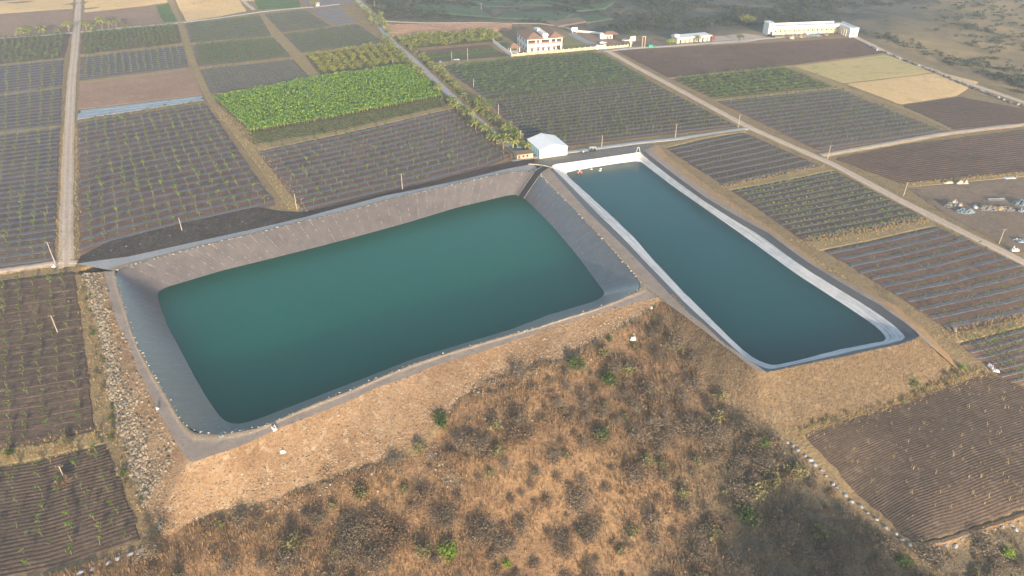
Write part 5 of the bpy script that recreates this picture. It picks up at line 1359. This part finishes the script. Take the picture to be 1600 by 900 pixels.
heap(1571, 327, 7, 4.0, 1.0, 'grating', 'grey heap right of the sand mound', seed=5)
heap(1594, 318, 6, 5, 1.6, 'bluegrey', 'bluish heap at the right edge of the dirt yard', seed=6)
heap(1563, 327.5, 2.8, 2.2, 1.4, 'sand', 'small yellow sand mound between the grey heaps', name='sand_mound', seed=7)
sheet(1491, 319, 2.0, 1.6, 'white plastic on top of the left scrap heap', h=.6, name='plastic_sheet'); sheet(1499, 322, 1.6, 2.2, 'cream sack on the left scrap heap', 'sack', .6)
sheet(1523, 325, 2.4, 1.4, 'white curled sheet between two scrap heaps', h=.5); sheet(1515, 331, 1.6, 1.0, 'small pale sheet on the bluish heap', h=.5)
sheet(1595, 330, 3.2, 2.0, 'white and blue tarpaulin at the right edge of the yard', 'filmblue', .5, 'tarpaulin')
e = empty('pipe_stack', ground_at(1556, 312), .05)
for k, (y, z, m) in enumerate(((-.5, .2, 'grating'), (-.1, .2, 'filmblue'), (.3, .2, 'grating'), (.7, .2, 'white'), (.1, .5, 'bluegrey'))):
    MB().tube([(-3, y, z), (3, y, z)], .19, 8).build('pipe', M[m], e)
tag(e, 'stack of grey and blue pipes in the dirt yard', 'pipe stack')
sheet(668 + 20, 97, 4, 1.4, 'pale sheet at the left corner of the weedy garden plot', 'filmblue', .4); sheet(713, 94, 5, 1.0, 'long pale sheet between the two garden poles', 'filmblue', .3, rz=.1)

# ------------------------------------------------------------------ white villa
A, rz, Wv = basis((824, 82.5), (878, 78.6)); e = empty('villa', A, rz)
bk_ = ground_at(805.5, 69.5) - A; c_, s_ = math.cos(-rz), math.sin(-rz); Dv = bk_.x * s_ + bk_.y * c_
Dv = max(14, min(26, Dv)); Hv = 7.4
b = MB(); b.box(0, Wv, 0, Dv, -.4, Hv); b.build('wall', M['wall'], e)
def hip(x0, x1, y0, y1, z, r, ov=.8):
    x0 -= ov; x1 += ov; y0 -= ov; y1 += ov; k = min(x1 - x0, y1 - y0) / 2
    mb = MB(); 
    if y1 - y0 > x1 - x0: A1, B1_ = ((x0 + x1) / 2, y0 + k, z + r), ((x0 + x1) / 2, y1 - k, z + r)
    else: A1, B1_ = (x0 + k, (y0 + y1) / 2, z + r), (x1 - k, (y0 + y1) / 2, z + r)
    v_ = [(x0, y0, z), (x1, y0, z), (x1, y1, z), (x0, y1, z), A1, B1_]
    fs = [(0, 1, 4), (1, 2, 5, 4), (2, 3, 5), (3, 0, 4, 5)] if y1 - y0 > x1 - x0 else [(0, 1, 5, 4), (1, 2, 5), (2, 3, 4, 5), (3, 0, 4)]
    mb.add(v_, fs); mb.box(x0, x1, y0, y1, z - .25, z - .004); return mb
hip(0, Wv * .44, 0, Dv, Hv + .3, 2.6).build('roof', M['tile'], e)
hip(Wv * .66, Wv, 0, Dv, Hv + .3, 2.6).build('roof', M['tile'], e)
mid = MB(); mid.box(Wv * .44 + .85, Wv * .66 - .85, 2.6, Dv - 1, Hv + .003, Hv + 2.2); mid.build('stair_tower', M['wall'], e)
MB().box(Wv * .44 + .3, Wv * .66 - .3, 2.0, Dv - .5, Hv + 1.303, Hv + 1.5).build('tower_slab', M['wall'], e)
tk = MB().tube([(Wv * .5, Dv * .6, Hv + 1.5), (Wv * .5, Dv * .6, Hv + 3.0)], .8, 12).build('water_tank', M['wall'], e)
for x0, x1 in ((.02, .22), (.27, .33), (.40, .62), (.69, .80), (.84, .97)):
    w_ = MB().box(Wv * x0, Wv * x1, -.06, -.003, Hv - 2.6, Hv - .5).build('balcony_shade', M['dark'], e)  # dark slabs on the wall paint the shade inside the balcony recesses
    MB().box(Wv * x0 - .1, Wv * x1 + .1, -.5, -.07, Hv - 2.75, Hv - 1.75).build('railing', M['red'], w_)
for x in (.1, .28, .42, .58, .74):
    w_ = MB().box(Wv * x, Wv * x + 1.3, -.06, -.003, 1.0, 2.5).build('window', M['glass'], e)
    MB().add([(Wv * x - .4, -.06, 3.0), (Wv * x + 1.7, -.06, 3.0), (Wv * x + 1.7, -.9, 2.4), (Wv * x - .4, -.9, 2.4), (Wv * x - .4, -.06, 2.9), (Wv * x + 1.7, -.06, 2.9), (Wv * x + 1.7, -.9, 2.3), (Wv * x - .4, -.9, 2.3)], [(3, 2, 1, 0), (4, 5, 6, 7), (7, 6, 2, 3), (0, 4, 7, 3), (2, 6, 5, 1)]).build('awning', M['red'], w_)
MB().box(Wv * .84, Wv * .95, -.06, -.003, .2, 3.2).build('door', M['glass'], e)
for y in np.linspace(2, Dv - 3, 4):
    MB().box(-.06, -.003, y, y + 1.3, 1.2, 2.7).build('window', M['glass'], e); MB().box(-.06, -.003, y, y + 1.3, 4.9, 6.4).build('window', M['glass'], e)
tag(e, 'two storey white villa with brown hipped roofs and red awnings', 'villa')
# gazebo, walls, gate of the villa
e = empty('gazebo', ground_at(803, 80.5), rz); hip(-3, 3, -2.5, 2.5, 2.9, 2.0, .5).build('roof', M['tile'], e)
for x in (-2.7, 2.7):
    for y in (-2.2, 2.2): MB().box(x - .2, x + .2, y - .2, y + .2, 0, 2.64).build('post', M['wall'], e)
MB().box(-2.9, 2.9, -2.4, 2.4, -.2, .2).build('plinth', M['wall'], e)
tag(e, 'small gazebo with a brown pyramid roof left of the villa', 'gazebo')
def fence(name, line, h, m, label, t=.3, posts=0, pm=None):
    L_ = resample(gp(line), 24); e = empty(name, L_[0]); base = L_[0].copy(); mb = MB()
    for i in range(23):
        p0, p1 = L_[i] - base, L_[i + 1] - base; n_ = np.array([p1[1] - p0[1], -(p1[0] - p0[0]), 0]); n_ = n_ / np.linalg.norm(n_) * t / 2
        v_ = [p0 - n_ + (0, 0, -.4), p1 - n_ + (0, 0, -.4), p1 + n_ + (0, 0, -.4), p0 + n_ + (0, 0, -.4), p0 - n_ + (0, 0, h), p1 - n_ + (0, 0, h), p1 + n_ + (0, 0, h), p0 + n_ + (0, 0, h)]
        mb.add([tuple(v) for v in v_], [(4, 5, 6, 7), (0, 1, 5, 4), (2, 3, 7, 6)] + ([(3, 0, 4, 7)] if i == 0 else []) + ([(1, 2, 6, 5)] if i == 22 else []))
    mb.build('wall_panel', M[m], e)
    for k in range(posts):
        p = resample(L_, posts)[k] - base; MB().box(p[0] - .25, p[0] + .25, p[1] - .25, p[1] + .25, -.4, h + .35).build('post', M[pm or m], e)
    tag(e, label, 'wall')
fence('boundary_wall', '770,66 783,76 799,87.5', 1.8, 'wall', 'plain white boundary wall left of the gazebo', .4)
fence('boundary_wall', '800,88.5 840,84.5 878,81.5 931,76.5', 1.5, 'walltan', 'long tan boundary wall in front of the villa', .3, 16, 'wallcream')
fence('boundary_wall', '947,76 965,74.5 981,73', 1.2, 'walltan', 'short tan wall right of the white gate', .3, 7, 'wallcream')
fence('boundary_wall', '897,49 930,52 938,53', 1.0, 'wall', 'thin pale wall behind the villa yard', .25)
e = empty('gate', ground_at(932.5, 77), basis((932.5, 77), (945, 76))[1]); gw = basis((932.5, 77), (945, 76))[2]
MB().box(0, gw, -.08, .08, .1, 2.4).build('panel', M['wallcream'], e)
for x in (0, gw): MB().box(x - .3, x + .3, -.3, .3, -.3, 2.8).build('pillar', M['wall'], e)
tag(e, 'closed white entrance gate at the end of the driveway', 'gate')
e = empty('gate_pillar', ground_at(984.5, 73.5), .4); MB().tube([(0, 0, -.3), (.5, 0, 2.2), (-.6, .3, 4.5), (0, .2, 5.6)], [.75, .7, .7, .8], 8).build('shaft', M['wallcream'], e); MB().box(-.3, 3.2, -.2, .5, 3.4, 6.2).build('sign_board', M['wallcream'], e)
tag(e, 'curved cream entrance pillar with a blank board', 'pillar')
e = empty('billboard', ground_at(897.5, 51.5), .1)
for x in (-1.2, 1.2): MB().box(x - .12, x + .12, -.1, .1, -.3, 1.4).build('post', M['wall'], e)
MB().box(-1.9, 1.9, -.12, .12, 1.4, 3.6).build('panel', M['wall'], e); tag(e, 'blank white board standing behind the villa yard', 'board')
field('lw1', 'lawn', 'green lawn strip right of the villa', '880,58 893,57', '880,68 912,66', M['lawn'], cat='lawn', lift=.18, nu=12)
field('lw2', 'lawn', 'front lawn between villa and white gate', '880,71 920,69', '880,80 930,75', M['lawn'], cat='lawn', lift=.18, nu=12)
field('lw3', 'lawn', 'lawn left of the villa inside the white wall', '774,67 800,64', '795,80 806,78', M['lawn'], cat='lawn', lift=.18, nu=12)
field('yd', 'yard', 'reddish bare yard right of the driveway', '904,52 940,54', '937,73 984,71', M['pink'], cat='yard', lift=.18, nu=12)
field('pad', 'yard', 'pale packed earth yard right of the long low building', '1112,57 1165,52 1196,57', '1112,69 1165,66 1200,60', M['pad'], cat='yard', lift=.18, nu=16)
field('pad2', 'yard', 'bare earth around the long low building', '985,65 1056,60', '985,73 1112,68', M['yard'], cat='yard', lift=.18, nu=16)
# guard house
A, rz, Wg = basis((938, 61), (964, 60)); e = empty('guard_house', A, rz)
MB().box(0, 3.2, 0, 4, -.3, 3.0).box(3.203, Wg * .75, .6, 3.5, -.3, 2.2).build('wall', M['wall'], e)
hip(2.2, Wg, -.2, 4.5, 3.0, 1.2, .4).build('roof', M['tile'], e); MB().box(-.2, 3.1, -.2, 4.2, 3.003, 3.2).build('parapet', M['wall'], e)
for x in (4.4, 6.2): MB().box(x, x + .9, .54, .597, .3, 1.7).build('window', M['glass'], e)
tag(e, 'small white guard house with a brown overhanging roof', 'guard house')
def car(px, py, rz, body, label, name='parked_car', cat='car'):
    e = empty(name, ground_at(px, py) + Vector((0, 0, .2)), rz)
    prof = [(-2.1, .45), (-2.1, .85), (-1.75, .95), (-1.2, 1.45), (.35, 1.48), (1.0, .98), (1.95, .85), (2.1, .5)]
    n = len(prof); mb = MB(); v_ = [(x, s * .82, z) for s in (-1, 1) for x, z in prof]
    mb.add(v_, [tuple(range(n))[::-1][::-1], tuple(range(n, 2 * n))[::-1]] + [(i, i + n, (i + 1) % n + n, (i + 1) % n) for i in range(n)]); mb.build('body', M[body], e)
    for s in (-1, 1): MB().add([(-1.15, s * .835, 1.0), (-.95, s * .835, 1.38), (.3, s * .835, 1.40), (.8, s * .835, 1.0)], [(0, 1, 2, 3)]).build('window', M['glass'], e)
    for x in (-1.35, 1.3):
        for s in (-1, 1): MB().tube([(x, s * .68, .34), (x, s * .88, .34)], .34, 12).build('wheel', M['rubber'], e)
    tag(e, label, cat)
car(942, 68.8, .25, 'car', 'white car parked in the reddish yard right of the driveway'); car(977, 65, .1, 'car', 'white car parked left of the entrance pillar')
car(1114.5, 60.5, 1.3, 'carred', 'red car beside the long low building')
o = MB().box(-1.2, 1.2, -.8, .8, .2, 1.5).box(-1.3, 1.3, -.9, .9, 1.503, 1.65).build('waste_bin', M['green'], loc=ground_at(1016.5, 74)); tag(o, 'bright green waste bin by the far track', 'bin')
e = empty('tall_frame', ground_at(1005, 74), .1)
for x in (-.8, .8): MB().tube([(x, 0, -.3), (x, 0, 6.2)], .22, 6).build('post', M['walltan'], e)
MB().box(-1.1, 1.1, -.2, .2, 6.2, 6.5).build('crossbar', M['walltan'], e); tag(e, 'tall tan frame of two posts left of the green bin', 'frame')
# long low building
A, rz, Wl = basis((1057.5, 68), (1109, 63.6)); e = empty('long_building', A, rz); Hl = 3.2; Dl = 7.0
MB().box(0, Wl, 0, Dl, -.3, Hl).build('wall', M['wallcream'], e); MB().box(-.5, Wl + .5, -1.2, Dl + .4, Hl + .003, Hl + .4).build('roof', M['wall'], e)
MB().box(-.9, 2.2, 1.5, 4.5, Hl + .403, Hl + 1.6).build('stair_cabin', M['wall'], e)
for k in range(7):
    x = Wl * (k + .6) / 7.4; MB().box(x, x + 1.1, -.05, -.003, 0, 2.2).build('door', M['red'] if k in (1, 2, 6) else M['dark'], e)
    MB().box(x - 1.3, x - 1.05, -1.0, -.75, -.3, Hl).build('veranda_post', M['wallcream'], e)
tag(e, 'long low cream building with a white flat roof and a row of doors', 'building')
# L shaped building
A, rz, Wl = basis((1203, 54.5), (1308, 50.5)); e = empty('row_building', A, rz); Hl = 4.6
MB().box(1.6, Wl, 0, 6.5, -.3, Hl).build('wall', M['wallcream'], e); MB().box(1.0, Wl + .3, -1.4, -1.1, Hl - .6, Hl + .9).box(1.0, Wl + .3, -1.097, 6.8, Hl + .003, Hl + .2).box(1.0, Wl + .3, 6.5, 6.8, Hl + .203, Hl + 1.1).build('parapet', M['wall'], e)
t_ = MB().box(-2.2, 1.597, -1.2, 6, -.3, Hl + 2.6).build('stair_tower', M['wall'], e); MB().box(-2.5, 1.9, -1.5, 6.3, Hl + 2.603, Hl + 2.9).build('tower_slab', M['wall'], t_); MB().box(-.8, .9, -1.26, -1.203, 0, 2.4).build('door', M['dark'], t_)
for k in range(13):
    x = 3 + (Wl - 5) * k / 13; MB().box(x, x + .9, -.05, -.003, 1.5, 2.7).build('window', M['red'] if k in (3, 6) else M['glass'], e)
    MB().box(x + 1.6, x + 1.9, -1.1, -.8, -.3, Hl - .6).build('column', M['wallcream'], e)
wx = Wl + .303
MB().box(wx, wx + 5.5, -13, 6.5, -.3, Hl).build('side_wing', M['wall'], e)
MB().box(wx - .3, wx, -13, -1.5, Hl - .2, Hl + .9).box(wx + 5.503, wx + 5.8, -13, 6.5, Hl, Hl + .9).box(wx, wx + 5.5, -13.3, -13.003, -.3, Hl + .9).build('wing_parapet', M['wall'], e)
for y in (-11, -8.5, -6, -3.5): MB().box(wx - 1.2, wx - .9, y, y + .5, -.3, Hl - .2).build('column', M['wallcream'], e)
MB().box(wx + 1.6, wx + 2.9, -13.36, -13.303, 1.2, 2.6).build('window', M['red'], e)
tag(e, 'long L shaped white building with columns and a stair tower', 'building')
heap(1249, 57, 18, 5, 1.5, 'grating', 'long grey scrap heap in front of the L shaped building', seed=12); heap(1272, 55.5, 10, 4, 1.4, 'bluegrey', 'bluish rubble in front of the right half of the L shaped building', seed=13)
sheet(1262, 55, 4, 3, 'white sheet on the scrap before the L shaped building', h=.8); sheet(1251, 58.5, 3, 2, 'yellowish pile before the L shaped building', 'sand', .8); sheet(1205, 57, 9, 4, 'dark panel stack left of the L shaped building', 'dark', .5, 'panel_stack')
sheet(1237, 61, 4, 2, 'pale rubble pile at the edge of the far dark field', 'sack', .8, 'rubble_pile'); sheet(1291, 56, 3, 1.5, 'brown pile by the columns of the L shaped building', 'brown', .9, 'rubble_pile')
# hut at the very top
A = ground_at(383, 3); e = empty('farm_hut', A, .1); MB().box(0, 7, 0, 5, -.3, 3).build('wall', M['wall'], e); MB().box(-.3, 7.3, -.3, 5.3, 3.003, 3.3).build('roof', M['red'], e); MB().box(7.3, 12, 0, 4, 0, 2.4).build('lean_to', M['blue'], e); MB().box(2, 3, -.05, -.003, 0, 2).build('door', M['dark'], e)
tag(e, 'white hut with a blue lean-to at the top of the picture', 'hut')
A = ground_at(497, 10.5); o = MB().box(-1.2, 1.2, -1, 1, -.2, 2.2).box(-1.4, 1.4, -1.2, 1.2, 2.203, 2.4).build('pump_house', M['wall'], loc=A); tag(o, 'tiny white pump house by the lone round tree', 'pump house')
A = ground_at(596, 33.5); o = MB().box(-1.4, 1.4, -1, 1, -.2, 2.0).box(-1.6, 1.6, -1.2, 1.2, 2.003, 2.2).build('pump_house', M['wall'], loc=A); tag(o, 'tiny white pump house at the far bend of the farm road', 'pump house')
# green fields and pale tracks in the far valley
M['valley'] = soil('far_crop', (.085, .125, .075), (.11, .15, .085), (.15, .16, .10), .03, .5)
field('v1', 'field', 'far green field in the valley left of the far pole', '640,6 745,8', '650,20 775,26', M['valley'] if 'valley' in M else M['grassgreen'], nu=24, lift=1.0)
field('v2', 'field', 'far green field in the valley behind the villa', '790,14 900,20', '770,27 880,32', M['valley'], nu=24, lift=1.0)
field('v3', 'field', 'far pale green field at the top of the valley', '700,-8 840,-6', '760,8 900,8', M['valley'], nu=24, lift=1.0)
field('v4', 'field', 'far green field right of the valley', '890,8 965,2', '900,18 945,14', M['valley'], nu=24, lift=1.0)
field('v5', 'field', 'far bare field behind the villa roof', '850,32 905,26', '872,42 920,34', M['yard'], nu=20, lift=1.0)
field('v6', 'field', 'far green field between bare field and scrub', '900,26 940,20', '918,36 960,30', M['valley'], nu=20, lift=1.0)
# ------------------------------------------------------------------ air, light, camera
EL, AZ = R(11.0), R(163.0)
hz = MB().box(-5600, 5600, -460, 5700, -34, 116)
m = bpy.data.materials.new('haze_air'); m.use_nodes = True; nt = m.node_tree
nt.nodes.remove(nt.nodes['Principled BSDF'])
pv = nt.nodes.new('ShaderNodeVolumePrincipled'); pv.inputs['Density'].default_value = HAZE; pv.inputs['Color'].default_value = (.74, .86, 1, 1)
pv.inputs['Anisotropy'].default_value = .2
nt.links.new(pv.outputs[0], nt.nodes['Material Output'].inputs['Volume'])
if HAZE: tag(hz.build('haze', m), 'thin pale haze hanging over the fields and far country', 'haze', kind='stuff')

w = bpy.data.worlds.new('World'); S.world = w; w.use_nodes = True; nt = w.node_tree
sk = nt.nodes.new('ShaderNodeTexSky'); sk.sky_type = 'NISHITA'; sk.sun_disc = False
sk.sun_elevation = EL; sk.sun_rotation = AZ; sk.air_density = 1.0; sk.dust_density = 1.2
nt.links.new(sk.outputs[0], nt.nodes['Background'].inputs[0]); nt.nodes['Background'].inputs[1].default_value = SKY
sd = bpy.data.lights.new('sun', 'SUN'); sd.energy = SUN; sd.angle = R(1.5); sd.color = (1, .82, .62)
so = bpy.data.objects.new('sun', sd); COL.objects.link(so)
d = Vector((-math.sin(AZ) * math.cos(EL), -math.cos(AZ) * math.cos(EL), -math.sin(EL)))
so.rotation_euler = d.to_track_quat('-Z', 'Y').to_euler(); so.location = (60, -200, 160)
cd = bpy.data.cameras.new('camera'); cd.sensor_width = 36; cd.lens = 36 * F / 1600; cd.clip_end = 20000; cd.clip_start = .5
co = bpy.data.objects.new('camera', cd); COL.objects.link(co); co.location = (0, 0, H); co.rotation_euler = (R(90) - PITCH, 0, 0)
S.camera = co
S.view_settings.view_transform = 'Standard'; S.view_settings.look = 'None'; S.view_settings.gamma = 1; S.view_settings.use_curve_mapping = False
S.view_settings.exposure = EXPO
S.render.engine = 'CYCLES'; S.cycles.use_denoising = True; S.cycles.denoiser = 'OPENIMAGEDENOISE'
S.cycles.max_bounces = 5; S.cycles.diffuse_bounces = 2; S.cycles.glossy_bounces = 2; S.cycles.transmission_bounces = 2; S.cycles.volume_bounces = 0; S.cycles.transparent_max_bounces = 4
S.cycles.use_adaptive_sampling = True; S.cycles.adaptive_threshold = .02
